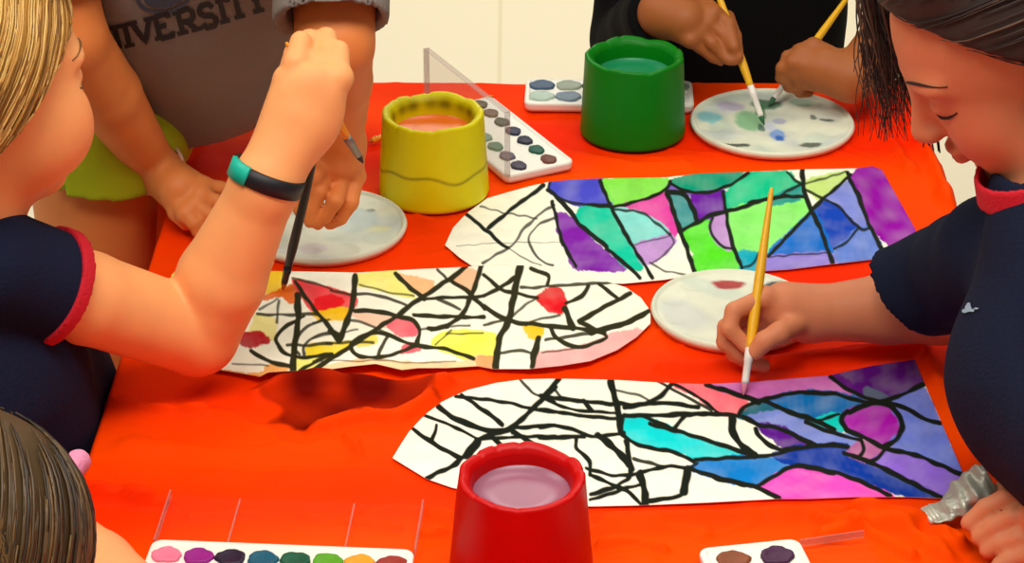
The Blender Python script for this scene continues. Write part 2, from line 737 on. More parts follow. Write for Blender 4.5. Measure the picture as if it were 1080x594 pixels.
def build_cloth():
    nx, ny = 300, 620
    xs = np.linspace(TX0, TX1, nx)
    ys = np.linspace(TY0, TY1, ny)
    # drape rows beyond each edge
    drop = np.array([.004, .012, .03, .06, .10, .15, .20])
    ux = np.concatenate([TX0 - drop[::-1] * 1e-6, xs, TX1 + drop * 1e-6])
    X, Y = np.meshgrid(xs, ys, indexing='ij')
    Z = -.0012 + .0011 * smooth_noise(X, Y, 3, 26) * .4 - .0006
    for pts, w, hgt in FOLDS:
        pw = [P(px, py)[:2] for px, py in pts]
        pw = [q[:2] for q in spline([np.array([a, b, 0]) for a, b in pw], 5)]
        d = seg_dist(X, Y, pw) + .002 * smooth_noise(X, Y, 9, 120)
        Z += 1.35 * hgt * np.exp(-(d / (w * .62)) ** 2)
    r = np.random.default_rng(15)
    for i in range(150):
        cx, cy = r.uniform(TX0, TX1), r.uniform(1.05, TY1)
        a_ = r.normal(0, .5) if r.random() < .7 else r.uniform(0, 3.14)
        ln_ = r.uniform(.02, .09)
        bend = r.uniform(-.012, .012)
        p_ = [(cx - ln_ * math.cos(a_), cy - ln_ * math.sin(a_)), (cx + bend * math.sin(a_), cy + bend), (cx + ln_ * math.cos(a_), cy + ln_ * math.sin(a_))]
        d = seg_dist(X, Y, [tuple(q[:2]) for q in spline([np.array([u[0], u[1], 0]) for u in p_], 4)])
        Z += r.uniform(.0004, .0017) * np.exp(-(d / r.uniform(.002, .005)) ** 2)
    fine = smooth_noise(X * .6, Y * 1.7, 21, 60) * smooth_noise(X, Y, 5, 14)
    Z += .0011 * np.clip(fine, -1.2, 0)
    Z = np.minimum(Z, .018)
    # full grid with hanging sides
    nd = len(drop)
    GX = np.zeros((nx + 2 * nd, ny + 2 * nd))
    GY = np.zeros_like(GX)
    GZ = np.zeros_like(GX)
    GX[nd:-nd, nd:-nd], GY[nd:-nd, nd:-nd], GZ[nd:-nd, nd:-nd] = X, Y, Z + T
    for i in range(nx + 2 * nd):
        for j in range(ny + 2 * nd):
            a = max(0, nd - i, i - (nd + nx - 1))
            c = max(0, nd - j, j - (nd + ny - 1))
            if a == 0 and c == 0:
                continue
            ic = min(max(i - nd, 0), nx - 1)
            jc = min(max(j - nd, 0), ny - 1)
            dz = max(drop[a - 1] if a else 0, drop[c - 1] if c else 0)
            s = 12 * ys[jc] if a else 12 * xs[ic]
            out = .003 + .005 * dz / .2 * (1 + math.sin(3.1 * s) + .6 * math.sin(7.3 * s + 1))
            sx = (-1 if i < nd else 1) if a else 0
            sy = (-1 if j < nd else 1) if c else 0
            GX[i, j] = xs[ic] + sx * out
            GY[i, j] = ys[jc] + sy * out
            GZ[i, j] = T + Z[ic, jc] - dz
    V = np.stack([GX, GY, GZ], -1).reshape(-1, 3)
    n0, n1 = GX.shape
    I = np.arange(n0 * n1).reshape(n0, n1)
    F = np.stack([I[:-1, :-1], I[1:, :-1], I[1:, 1:], I[:-1, 1:]], -1).reshape(-1, 4)
    # colour: orange sheet with one dark red patch
    hue = np.clip(.5 + .5 * smooth_noise(V[:, 0] * .5, V[:, 1] * 1.6, 77, 16), 0, 1)[:, None]  # redder streaks put the sheet's shading into its colour
    cols = lin((250, 74, 0)) * (1 - hue) + lin((240, 40, 0)) * hue
    st = np.array([P(px, py)[:2] for px, py in DARK_PATCH])
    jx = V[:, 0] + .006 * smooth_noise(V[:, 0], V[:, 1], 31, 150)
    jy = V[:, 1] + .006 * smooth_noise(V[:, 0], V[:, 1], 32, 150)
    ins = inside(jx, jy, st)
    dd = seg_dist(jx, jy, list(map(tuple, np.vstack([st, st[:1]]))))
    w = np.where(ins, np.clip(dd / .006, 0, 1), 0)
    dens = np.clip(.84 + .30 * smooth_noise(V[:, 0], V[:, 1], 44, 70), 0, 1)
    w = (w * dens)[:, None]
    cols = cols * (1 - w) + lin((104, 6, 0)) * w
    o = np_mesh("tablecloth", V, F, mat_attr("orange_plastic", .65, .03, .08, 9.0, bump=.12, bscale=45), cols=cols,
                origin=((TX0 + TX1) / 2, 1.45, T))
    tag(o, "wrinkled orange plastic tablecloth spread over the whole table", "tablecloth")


# ------------------------------------------------------------------ paintings
def px_noise(x, y, seed, wl):
    return smooth_noise(x, y, seed, 6.283 / wl)


def cr(ox, oy, s, pts):
    return [(ox + x / s, oy + y / s) for x, y in pts]


def spl2(pts, per=5):
    return [(q[0], q[1]) for q in spline([np.array([a, b, 0.]) for a, b in pts], per)]


def closed2(pts, per=4):
    n = len(pts)
    out = []
    for i in range(n):
        p0, p1, p2, p3 = [np.array(pts[(i + k - 1) % n], float) for k in range(4)]
        for k in range(per):
            t = k / per
            # a tight spline: keeps drawn corners nearly where they are
            c = 0.5 * ((2 * p1) + (-p0 + p2) * t + (2 * p0 - 5 * p1 + 4 * p2 - p3) * t * t + (-p0 + 3 * p1 - 3 * p2 + p3) * t ** 3)
            lnr = p1 + (p2 - p1) * t
            out.append(tuple(.55 * c + .45 * lnr))
    return out


def resample(pts, n):
    p = np.array(pts, float)
    s = np.concatenate([[0], np.cumsum(np.hypot(*np.diff(p, axis=0).T))])
    t = np.linspace(0, s[-1], n)
    return np.stack([np.interp(t, s, p[:, 0]), np.interp(t, s, p[:, 1])], -1)


def painting(label, top, bot, regions, lines, zfn, n, m, seed, line_rgb=(38, 40, 20), lw=.98):
    A, B = resample(top, n), resample(bot, n)
    t = np.linspace(0, 1, m)[None, :, None]
    G = A[:, None] * (1 - t) + B[:, None] * t
    x, y = G[..., 0], G[..., 1]
    Z = zfn(x, y)
    v = (y - 297.0) / FPX
    d = (H - Z) / (S_ + v * C_)
    V = np.stack([(x - 540.0) / FPX * d, d * (C_ - v * S_), T + Z], -1)
    paper = lin((250, 247, 222))
    col = np.tile(paper, x.shape + (1,)).astype(float)
    jx = x + .9 * px_noise(x, y, seed, 16) + .35 * px_noise(x, y, seed + 1, 5)
    jy = y + .7 * px_noise(x, y, seed + 2, 16) + .35 * px_noise(x, y, seed + 3, 5)
    for i, (poly, rgb) in enumerate(regions):
        poly = closed2(poly)
        ins = inside(jx, jy, poly)
        if not ins.any():
            continue
        wash = np.clip(.965 + .035 * px_noise(x, y * 1.5, seed + 10 + i, 44) + .010 * px_noise(x, y, seed + 40 + i, 12), .80, 1.0)
        dd = seg_dist(jx, jy, poly + poly[:1])
        sd = np.where(ins, dd, -dd)
        w = (np.clip((sd + 3.0) / 1.4, 0, 1) * wash)[..., None]
        deep = lin(rgb) * (1 - .08 * np.clip(px_noise(x, y, seed + 70 + i, 50), 0, 1))[..., None]
        col = col * (1 - w) + deep * w
    ink = lin(line_rgb)
    jx = x + .5 * px_noise(x, y, seed + 5, 22)
    jy = y + .5 * px_noise(x, y, seed + 6, 22)
    for i, (pts, wd) in enumerate(lines):
        pts = spl2(pts)
        dd = seg_dist(jx, jy, pts)
        ww = wd * .5 * lw * (1 + .15 * px_noise(x, y, seed + 200 + i, 24)) + .12
        a = np.clip((ww - dd) / .9 + .5, 0, 1) * min(1, .55 + wd * .13)
        col = col * (1 - a[..., None]) + ink * a[..., None]
    V = V.reshape(-1, 3)
    C = col.reshape(-1, 3)
    I = np.arange(n * m).reshape(n, m)
    F = np.stack([I[:-1, :-1], I[:-1, 1:], I[1:, 1:], I[1:, :-1]], -1).reshape(-1, 4)
    # paper thickness: a back sheet joined along the border
    k = len(V)
    Vb = V - np.array([0, 0, .0006])
    ring = np.concatenate([I[:, 0], I[-1, 1:], I[-2::-1, -1], I[0, -2:0:-1]])
    r2 = np.roll(ring, -1)
    Fs = np.stack([ring, ring + k, r2 + k, r2], -1)[:, ::-1]
    Fb = F[:, ::-1] + k
    cols = np.concatenate([C, np.tile(paper, (k, 1))])
    c0 = V.mean(axis=0)
    o = np_mesh("painting", np.concatenate([V, Vb]), np.concatenate([F, Fb, Fs]),
                mat_attr("painted_paper", .85, .12, .05, 60.0), cols=cols, origin=c0)
    tag(o, label, "painting", "stained-glass style paintings on the table")
    return o


def build_paintings():
    # --- the far one: purple end at the right
    a1 = lambda p: cr(460, 170, 4.244, p)
    a2 = lambda p: cr(620, 165, 4.244, p)
    a3 = lambda p: cr(790, 165, 4.242, p)
    top = [(469.4, 258.4), (478, 240), (492, 225), (514, 209), (538, 202), (560, 196), (578, 192), (605, 189.5), (640, 188), (702, 187),
           (738, 183), (794, 181), (847, 178.5), (884, 178), (905, 177.5), (920, 175.5), (930, 179)]
    bot = [(469.4, 258.4), (484, 271), (500, 282), (530, 292), (575, 297), (620, 299), (658, 299), (700, 295), (733, 290), (785, 287),
           (832, 284), (880, 278), (925, 273), (946, 264), (960, 252), (966, 243)]
    reg = [
        ([(580, 193), (592, 190), (634, 189), (641, 205), (646, 214), (612, 217), (592, 209), (582, 202)], (72, 74, 200)),
        ([(587, 228), (596, 226), (611, 240), (625, 254), (640, 268), (659, 283), (640, 285), (606, 282), (599, 265), (592, 252)], (128, 22, 168)),
        ([(608, 226), (620, 219), (644, 222), (655, 243), (668, 262), (677, 283), (668, 284), (655, 276), (640, 259), (622, 246)], (0, 200, 160)),
        (a2([(75, 108), (350, 105), (340, 150), (240, 190), (120, 215)]), (132, 228, 70)),
        (a2([(355, 165), (395, 345), (360, 345), (250, 260), (130, 235), (260, 195)]), (222, 62, 160)),
        (a2([(120, 240), (230, 250), (300, 290), (365, 350), (230, 392), (195, 390)]), (128, 218, 208)),
        (a2([(215, 400), (365, 355), (385, 385), (350, 430), (280, 475), (245, 475)]), (190, 142, 208)),
        (a2([(370, 118), (430, 95), (520, 80), (690, 72), (640, 125), (530, 160), (440, 150)]), (0, 152, 116)),
        (a2([(365, 125), (400, 150), (470, 168), (605, 155), (600, 172), (420, 172), (370, 160)]), (118, 86, 186)),
        (a2([(470, 175), (605, 160), (615, 240), (520, 285), (480, 270)]), (108, 18, 160)),
        (a2([(370, 175), (430, 180), (455, 230), (475, 290), (420, 330), (400, 290)]), (62, 150, 150)),
        ([(766, 204), (785, 187), (795, 183), (830, 182), (838, 191), (847, 195), (830, 203), (800, 209), (768, 219)], (0, 196, 138)),
        (a2([(430, 335), (540, 290), (550, 340), (590, 400), (650, 420), (692, 503), (500, 530), (475, 430)]), (84, 222, 28)),
        (a2([(558, 290), (620, 260), (642, 412), (590, 392), (555, 340)]), (190, 142, 204)),
        ([(768, 224), (800, 213), (838, 208), (851, 215), (854, 228), (830, 242), (812, 262), (806, 269), (795, 270), (780, 268), (772, 250)], (136, 236, 106)),
        ([(778, 267), (797, 268), (804, 276), (795, 286), (785, 286)], (0, 165, 188)),
        (a3([(110, 185), (230, 130), (238, 182), (110, 212)]), (40, 150, 140)),
        (a3([(255, 110), (440, 72), (400, 120), (320, 195), (270, 150)]), (196, 224, 124)),
        (a3([(330, 200), (455, 110), (500, 200), (535, 312), (480, 305), (400, 230)]), (122, 134, 212)),
        (a3([(290, 240), (345, 205), (400, 235), (478, 325), (400, 410), (365, 395)]), (12, 64, 176)),
        (a3([(290, 250), (362, 410), (350, 432), (85, 445), (190, 335)]), (0, 108, 202)),
        (a3([(480, 330), (540, 325), (612, 462), (390, 470), (390, 415), (450, 370)]), (96, 126, 206)),
        (a3([(80, 452), (350, 435), (380, 478), (180, 505), (60, 510)]), (144, 126, 208)),
        (a3([(462, 85), (540, 42), (590, 55), (645, 150), (705, 230), (752, 330), (690, 405), (640, 402), (560, 330), (515, 235)]), (146, 0, 158)),
    ]
    ln = [
        (a1([(135, 235), (200, 290), (280, 360), (320, 385)]), 4), (a1([(480, 108), (400, 170), (310, 235), (235, 300)]), 4.2),
        (a1([(200, 205), (330, 235), (450, 255)]), 2), (a1([(530, 195), (440, 255), (390, 310), (340, 375), (210, 455)]), 2.6),
        (a1([(90, 380), (320, 365), (500, 365), (570, 360)]), .8), (a1([(320, 385), (400, 440), (470, 465)]), 1.5),
        (a1([(540, 250), (450, 290), (415, 350), (430, 400), (480, 450), (520, 465)]), 2.7),
        (a1([(520, 180), (540, 270), (570, 370), (625, 470)]), 4), (a1([(500, 130), (580, 200), (640, 280), (764, 385)]), 5),
        (a2([(85, 415), (190, 500), (235, 545)]), 4.4), (a1([(510, 95), (512, 140), (600, 185), (700, 195), (770, 195)]), 3),
        (a2([(55, 112), (110, 240), (160, 330), (230, 450), (290, 545)]), 4.2), (a2([(0, 215), (90, 225), (230, 200), (345, 150), (370, 112)]), 3.6),
        (a2([(110, 235), (230, 250), (300, 290), (370, 350)]), 2.8), (a2([(370, 350), (385, 390), (350, 430), (290, 475)]), 2),
        (a2([(210, 395), (370, 355)]), 1.4), (a2([(280, 475), (340, 510), (440, 530)]), 2.2),
        (a2([(355, 165), (385, 250), (410, 330), (450, 430), (480, 528)]), 5.2), (a2([(365, 118), (440, 155), (540, 160), (640, 125), (720, 72)]), 3.6),
        (a2([(360, 160), (430, 170), (470, 230), (490, 290)]), 5.4), (a2([(410, 335), (490, 295), (560, 260), (650, 240), (764, 202)]), 4.8),
        (a3([(0, 212), (130, 182), (240, 180)]), 4.4), (a2([(560, 275), (550, 330), (590, 395), (650, 415)]), 3.2),
        (a2([(605, 160), (620, 260), (650, 400), (690, 500)]), 4), (a2([(690, 500), (740, 480), (764, 430)]), 2.6),
        (a3([(170, 72), (225, 120), (245, 130)]), 3), (a3([(240, 58), (245, 150), (275, 230), (320, 330), (380, 495)]), 5),
        (a3([(245, 122), (350, 95), (430, 68)]), 2.2), (a3([(240, 140), (330, 190), (400, 225), (490, 320), (540, 322)]), 3),
        (a3([(455, 82), (380, 150), (310, 210), (200, 330), (85, 445)]), 4), (a3([(440, 75), (480, 160), (520, 260), (560, 350), (625, 465)]), 5),
        (a3([(490, 320), (440, 380), (380, 415)]), 3), (a3([(230, 125), (120, 185)]), 3), (a3([(90, 448), (350, 432)]), 2),
    ]
    painting("painting with a purple rounded end and green and blue panes, farthest on the table", top, bot, reg, ln,
             lambda x, y: .0012 + .0008 * np.sin(x * .03) ** 2, 640, 150, 100, (26, 32, 22), .94)

    # --- the middle one: mostly uncoloured, under the raised forearm
    b1 = lambda p: cr(170, 270, 4.244, p)
    b2 = lambda p: cr(330, 270, 4.244, p)
    b3 = lambda p: cr(510, 265, 4.242, p)
    top = [(178, 300), (181, 290), (187, 284), (240, 285), (300, 286), (330, 286.5), (377, 287.5), (417, 285), (481, 282), (520, 279.5),
           (560, 280), (600, 287), (640, 297), (660, 303), (676, 314), (686, 328)]
    bot = [(178, 300), (182, 330), (195, 384), (238, 391), (274, 397), (283, 392.5), (309, 391), (330, 392), (368, 386.5), (396, 383.5),
           (424, 390), (441, 388), (471, 388), (504, 386), (520, 389), (557, 389), (592, 385.5), (623, 380.5), (651, 369), (672, 355), (686, 341)]
    reg = [
        (b1([(20, 165), (45, 60), (130, 60), (100, 160)]), (255, 222, 95)),
        (b1([(465, 160), (500, 68), (548, 70), (550, 150)]), (250, 205, 20)),
        (b1([(440, 195), (560, 145), (610, 128), (620, 185), (580, 208), (540, 172)]), (236, 108, 18)),
        ([(310, 296), (330, 301), (373, 312), (370, 327), (336, 330), (326, 322)], (246, 70, 74)),
        (b2([(10, 200), (80, 180), (130, 205), (100, 235), (20, 240)]), (240, 20, 30)),
        (b2([(0, 258), (165, 238), (150, 278), (40, 282)]), (250, 200, 20)),
        (b1([(400, 340), (430, 270), (510, 290), (500, 370), (460, 360)]), (245, 234, 150)),
        (b1([(360, 358), (440, 343), (480, 382), (400, 402), (365, 392)]), (190, 8, 30)),
        (b2([(-20, 402), (130, 392), (165, 390), (90, 452), (-10, 455)]), (250, 222, 36)),
        (b1([(600, 460), (700, 470), (650, 520), (600, 520)]), (242, 240, 120)),
        (b1([(270, 515), (440, 540), (480, 495), (570, 505), (420, 530), (300, 535)]), (246, 172, 84)),
        (b2([(205, 85), (362, 68), (380, 110), (450, 182), (330, 158), (205, 128)]), (246, 240, 128)),
        (b2([(388, 85), (535, 120), (520, 162), (480, 172), (430, 130)]), (250, 190, 130)),
        (b2([(638, 110), (700, 62), (738, 90), (715, 165)]), (250, 190, 145)),
        (b2([(182, 248), (330, 262), (362, 292), (300, 314), (200, 278)]), (250, 205, 172)),
        (b2([(338, 310), (400, 282), (462, 305), (462, 348), (390, 352)]), (246, 104, 116)),
        (b2([(428, 398), (482, 410), (440, 428), (395, 432)]), (240, 96, 108)),
        ([(471, 350), (521, 353), (520, 379), (500, 380), (457, 364)], (246, 244, 84)),
        (b2([(195, 382), (270, 348), (282, 386), (210, 398)]), (245, 224, 96)),
        (b2([(-40, 520), (150, 478), (300, 468), (450, 482), (640, 482), (764, 450), (764, 490), (600, 505), (450, 510), (200, 508)]), (250, 208, 154)),
        (b3([(-20, 480), (40, 478), (46, 525), (-20, 525)]), (250, 166, 104)),
        (b3([(238, 210), (320, 162), (368, 225), (350, 272), (300, 267)]), (224, 8, 24)),
        (b3([(183, 345), (215, 322), (258, 345), (250, 387), (205, 382)]), (250, 200, 18)),
        (b3([(248, 460), (420, 435), (550, 385), (620, 362), (705, 360), (500, 490), (238, 522)]), (250, 176, 170)),
    ]
    ln = [
        (b1([(590, 100), (680, 120), (764, 150)]), 2.4), (b2([(80, 155), (180, 175)]), 2.6), (b1([(600, 118), (680, 230), (764, 330)]), 4.2),
        (b2([(80, 335), (120, 375)]), 7), (b2([(190, 92), (180, 200), (150, 300), (120, 375)]), 5.6),
        (b1([(610, 180), (612, 300), (595, 400), (590, 515)]), 6.4), (b1([(430, 260), (560, 265), (640, 260), (700, 262)]), 3), (b1([(440, 240), (520, 190)]), 2),
        (b1([(640, 270), (550, 320), (515, 380), (560, 440), (640, 455), (764, 438)]), 3.6), (b1([(764, 343), (690, 358), (640, 400), (640, 440)]), 3),
        (b1([(720, 285), (640, 330), (590, 400), (620, 440)]), 3), (b1([(400, 425), (470, 465), (590, 500)]), 4.2), (b1([(620, 515), (700, 470), (764, 440)]), 3.6),
        (b1([(320, 482), (480, 492)]), 1.6), (b1([(525, 200), (520, 300)]), 2.4), (b1([(560, 400), (764, 395)]), 3),
        (b2([(190, 168), (330, 185), (420, 225)]), 3), (b2([(210, 128), (330, 160), (450, 180)]), 1.8), (b2([(370, 80), (430, 140), (500, 190)]), 4.2),
        (b2([(690, 45), (560, 140), (480, 190), (380, 265), (280, 330), (160, 410), (0, 510)]), 4.6),
        (b2([(190, 245), (300, 250), (380, 270), (450, 290), (478, 340), (465, 400)]), 4.2),
        (b2([(465, 400), (380, 435), (280, 455), (200, 445), (170, 400), (240, 350), (330, 350), (420, 390), (500, 405), (600, 420), (720, 460)]), 4),
        (b2([(340, 355), (310, 400), (290, 450)]), 3.2), (b2([(160, 285), (240, 305), (340, 350)]), 2.6), (b2([(0, 300), (70, 285)]), 2),
        (b2([(0, 365), (120, 345), (200, 330)]), 2), (b2([(60, 395), (160, 385), (270, 390)]), 2.6), (b2([(450, 265), (600, 272), (764, 275)]), 4.2),
        (b2([(490, 190), (700, 185), (764, 180)]), 3.6), (b2([(560, 195), (660, 240)]), 3), (b2([(620, 110), (700, 165), (770, 240)]), 4.2),
        (b2([(755, 45), (720, 150), (670, 260), (600, 310), (530, 330)]), 4.6), (b2([(520, 325), (600, 318)]), 5), (b2([(600, 350), (764, 345)]), 1.8),
        (b2([(550, 395), (620, 335)]), 2), (b2([(480, 330), (700, 310)]), 2.2), (b2([(560, 60), (600, 110)]), 3),
        (b2([(0, 470), (200, 470), (330, 468), (450, 480), (640, 470)]), 1.4),
        (b3([(165, 70), (135, 200), (110, 310), (70, 400), (55, 525)]), 6.6), (b3([(150, 110), (60, 170), (0, 200)]), 4.4),
        (b3([(0, 105), (80, 170), (150, 190), (240, 210)]), 3.6), (b3([(210, 78), (290, 110), (285, 150)]), 4), (b3([(170, 165), (400, 150), (590, 140)]), 3),
        (b3([(0, 250), (100, 305), (200, 325), (360, 340), (480, 355), (540, 365)]), 4.6), (b3([(240, 210), (190, 240), (110, 310)]), 2.6),
        (b3([(365, 260), (400, 345)]), 6.4), (b3([(470, 155), (440, 200), (370, 235)]), 4.2), (b3([(520, 148), (600, 212)]), 4),
        (b3([(655, 188), (540, 250), (430, 312)]), 5), (b3([(742, 268), (640, 320), (480, 362)]), 6),
        (b3([(430, 320), (520, 360), (550, 385), (520, 400), (420, 430), (330, 390), (300, 345)]), 4.2), (b3([(190, 330), (260, 300), (340, 290)]), 2.6),
        (b3([(245, 390), (215, 515)]), 6.4), (b3([(70, 455), (160, 445), (230, 460)]), 3), (b3([(260, 455), (420, 432), (550, 390)]), 1.8),
        (b3([(280, 395), (400, 380), (480, 365)]), 3), (b3([(0, 330), (110, 305)]), 3),
    ]

    def zb(x, y):
        lift = .006 * np.exp(-((x - 400) / 55) ** 2) + .004 * np.exp(-((x - 290) / 28) ** 2) + .004 * np.exp(-((x - 600) / 60) ** 2)
        e = np.clip((y - 335) / 50, 0, 1.2) ** 2
        return .0028 + lift * e
    painting("mostly white painting with red and yellow panes under the raised forearm", top, bot, reg, ln, zb, 680, 150, 300, (44, 44, 20), 1.04)

    # --- the near one: white left half, blue and purple right half
    c1 = lambda p: cr(405, 390, 4.244, p)
    c2 = lambda p: cr(570, 390, 3.96, p)
    c3 = lambda p: cr(700, 380, 3.96, p)
    c4 = lambda p: cr(850, 370, 3.71, p)
    top = [(414, 483), (422, 470), (431, 456), (440, 446), (450, 436), (466, 424), (480, 417), (494.5, 411), (523, 404), (551, 400), (585, 399.4),
           (646, 400.6), (706, 404), (745, 405), (790, 403), (874, 396), (920, 386), (964.6, 379.4)]
    bot = [(414, 483), (450, 505), (476, 514), (520, 524), (570, 531), (623, 534), (671, 533), (745, 530), (821, 526), (850, 526), (904, 524), (958, 524),
           (1001, 526), (1012, 518), (1017, 502)]
    reg = [
        ([(657, 441), (671, 438), (691, 444), (711, 453), (738, 463), (761, 470), (792, 480), (763, 484), (733, 486), (722, 477), (690, 472), (665, 464), (658, 453)], (0, 212, 212)),
        (c3([(105, 450), (250, 410), (360, 400), (560, 435), (480, 490), (390, 528), (250, 500)]), (0, 122, 200)),
        (c3([(35, 97), (185, 103), (330, 150), (345, 185), (290, 228), (230, 222), (140, 150)]), (250, 104, 118)),
        ([(745, 405), (790, 402), (874, 394), (895, 404), (915, 419), (880, 414), (840, 414), (805, 424), (783, 417)], (204, 104, 182)),
        (c3([(315, 235), (400, 168), (440, 188), (490, 212), (400, 238)]), (0, 98, 118)),
        ([(806, 422), (840, 414), (878, 414), (914, 424), (890, 438), (885, 444), (855, 445), (830, 434)], (0, 106, 176)),
        (c4([(25, 275), (130, 248), (150, 300), (110, 318)]), (0, 204, 188)),
        ([(788, 441), (821, 435), (850, 447), (906, 463), (898, 470), (866, 471), (850, 466), (808, 448)], (124, 140, 214)),
        (c3([(390, 268), (480, 278), (600, 342), (650, 365), (520, 372), (455, 330)]), (92, 16, 140)),
        ([(816, 480), (836, 472), (868, 470), (893, 469), (896, 478), (920, 489), (958, 507), (992, 523), (958, 523), (904, 506), (850, 495), (836, 491)], (0, 54, 158)),
        ([(801, 513), (821, 501), (841, 493), (890, 505), (942, 524), (850, 527), (828, 526)], (246, 76, 190)),
        (c4([(105, 105), (260, 58), (428, 32), (455, 130), (330, 188), (240, 188)]), (88, 8, 120)),
        (c4([(158, 238), (250, 213), (320, 213), (372, 280), (347, 347), (300, 372), (230, 340), (162, 305)]), (172, 12, 172)),
        (c4([(160, 400), (220, 358), (315, 380), (280, 422), (240, 432)]), (188, 104, 160)),
        (c4([(335, 200), (458, 150), (525, 290), (618, 485), (500, 440), (330, 372), (380, 300)]), (110, 126, 220)),
        (c4([(255, 440), (330, 393), (420, 418), (628, 490), (565, 585), (520, 562), (400, 490)]), (146, 104, 220)),
        (c4([(240, 150), (330, 188), (300, 212), (235, 195)]), (90, 100, 120)),
    ]
    ln = [
        (c1([(320, 120), (430, 130), (560, 150), (660, 175), (764, 190)]), 4.2), (c1([(345, 112), (450, 185), (530, 245)]), 5), (c1([(245, 165), (300, 210), (380, 245), (480, 275), (560, 270)]), 6),
        (c1([(180, 203), (300, 250), (420, 310)]), 3.6), (c1([(128, 263), (220, 330), (340, 395)]), 5.2), (c1([(235, 250), (215, 312)]), 4.2),
        (c1([(195, 483), (290, 440), (350, 395), (430, 310), (560, 265), (640, 200), (764, 78)]), 5.4), (c1([(370, 385), (420, 320)]), 9), (c1([(480, 300), (530, 345)]), 5.4),
        (c1([(430, 310), (620, 300), (764, 300)]), 4.2), (c1([(550, 265), (660, 255), (764, 250)]), 4.6), (c1([(580, 280), (690, 345)]), 5.2), (c1([(605, 40), (660, 100), (700, 120)]), 3),
        (c1([(710, 115), (764, 145)]), 4.2),
        (c2([(78, 36), (15, 110)]), 5.2), (c2([(45, 70), (90, 120)]), 3), (c2([(0, 110), (150, 130), (350, 145), (540, 140), (660, 158)]), 5), (c2([(0, 115), (60, 140), (130, 165), (210, 175), (320, 180)]), 4),
        (c2([(180, 130), (212, 172)]), 5.4), (c2([(0, 165), (150, 190), (310, 205)]), 4), (c2([(292, 46), (320, 150), (335, 262)]), 6.8), (c2([(300, 85), (400, 105), (450, 125)]), 2.6),
        (c2([(548, 62), (500, 110), (430, 145), (350, 160)]), 5.2), (c2([(485, 46), (545, 80), (640, 130), (713, 170)]), 3.2), (c2([(350, 190), (580, 190), (713, 185), (830, 192)]), 4.6), (c2([(605, 192), (555, 248)]), 5),
        (c2([(345, 195), (420, 195), (500, 225), (560, 250), (713, 300)]), 4.2), (c2([(340, 270), (400, 310), (480, 330), (560, 345), (640, 385)]), 4.6), (c2([(345, 195), (340, 270)]), 3),
        (c3([(-60, 265), (100, 310), (240, 352), (360, 395)]), 4.6),
        (c2([(0, 240), (60, 235), (140, 250), (220, 280), (300, 270), (350, 265)]), 4.2), (c2([(0, 285), (180, 280)]), 5), (c2([(240, 275), (310, 330), (370, 400)]), 7.2),
        (c2([(150, 290), (150, 330), (205, 380), (205, 440)]), 4.2), (c2([(360, 300), (370, 370), (385, 420)]), 5.4), (c2([(190, 410), (300, 440), (400, 435), (520, 405), (610, 410)]), 4.2), (c2([(390, 370), (460, 390), (520, 405)]), 3.2),
        (c2([(380, 400), (370, 450), (310, 490), (210, 520)]), 5), (c2([(210, 440), (320, 490), (380, 520), (420, 560)]), 4.6), (c2([(210, 545), (330, 505), (410, 480)]), 4.2), (c2([(415, 430), (430, 490), (440, 562)]), 8.4),
        (c2([(450, 550), (570, 530), (600, 500), (615, 430)]), 5), (c2([(600, 510), (612, 430)]), 9),
        (c3([(285, 245), (290, 300), (330, 360), (380, 395)]), 7.4), (c3([(180, 103), (330, 150), (400, 175)]), 5.2), (c3([(310, 230), (340, 195), (420, 165), (560, 135), (713, 140)]), 4.2),
        (c3([(420, 170), (520, 215), (600, 240), (713, 290)]), 5), (c3([(330, 235), (400, 270), (480, 285), (640, 360)]), 4.8), (c3([(385, 290), (400, 320), (470, 370), (520, 372)]), 4.8),
        (c3([(130, 415), (250, 410), (400, 402), (480, 390), (540, 370), (713, 350)]), 4.4), (c3([(100, 450), (250, 500), (380, 530), (480, 578)]), 5.2), (c3([(390, 525), (470, 480), (560, 440), (713, 475)]), 4.6),
        (c3([(40, 97), (140, 152), (230, 222)]), 3.6), (c3([(0, 228), (150, 222), (300, 232)]), 4.4), (c3([(110, 450), (140, 430)]), 3),
        (c4([(95, 105), (180, 160), (270, 195), (300, 200)]), 4), (c4([(0, 165), (120, 170), (230, 200), (330, 190), (458, 133)]), 4.6), (c4([(280, 200), (380, 220), (450, 260), (525, 285)]), 5.2),
        (c4([(0, 280), (100, 320), (210, 350)]), 4.2), (c4([(0, 375), (110, 370), (165, 375)]), 5), (c4([(160, 235), (140, 270), (160, 310)]), 5.4), (c4([(170, 240), (260, 205), (330, 215), (375, 280), (360, 340), (310, 375)]), 5.6),
        (c4([(160, 310), (250, 350), (320, 385), (430, 410), (610, 485)]), 5), (c4([(215, 345), (225, 390), (205, 420)]), 4), (c4([(310, 385), (280, 420), (240, 435)]), 4), (c4([(0, 455), (120, 480), (230, 520), (330, 568)]), 5),
        (c4([(150, 400), (260, 440), (400, 510), (530, 575)]), 5), (c4([(35, 275), (130, 250)]), 3.5),
    ]
    painting("painting with a white left half and blue and purple right half, behind the red cup", top, bot, reg, ln,
             lambda x, y: .0012 + .0015 * np.clip((x - 880) / 130, 0, 1) ** 2 * np.clip((460 - y) / 80, 0, 1), 760, 170, 500, (20, 26, 16))


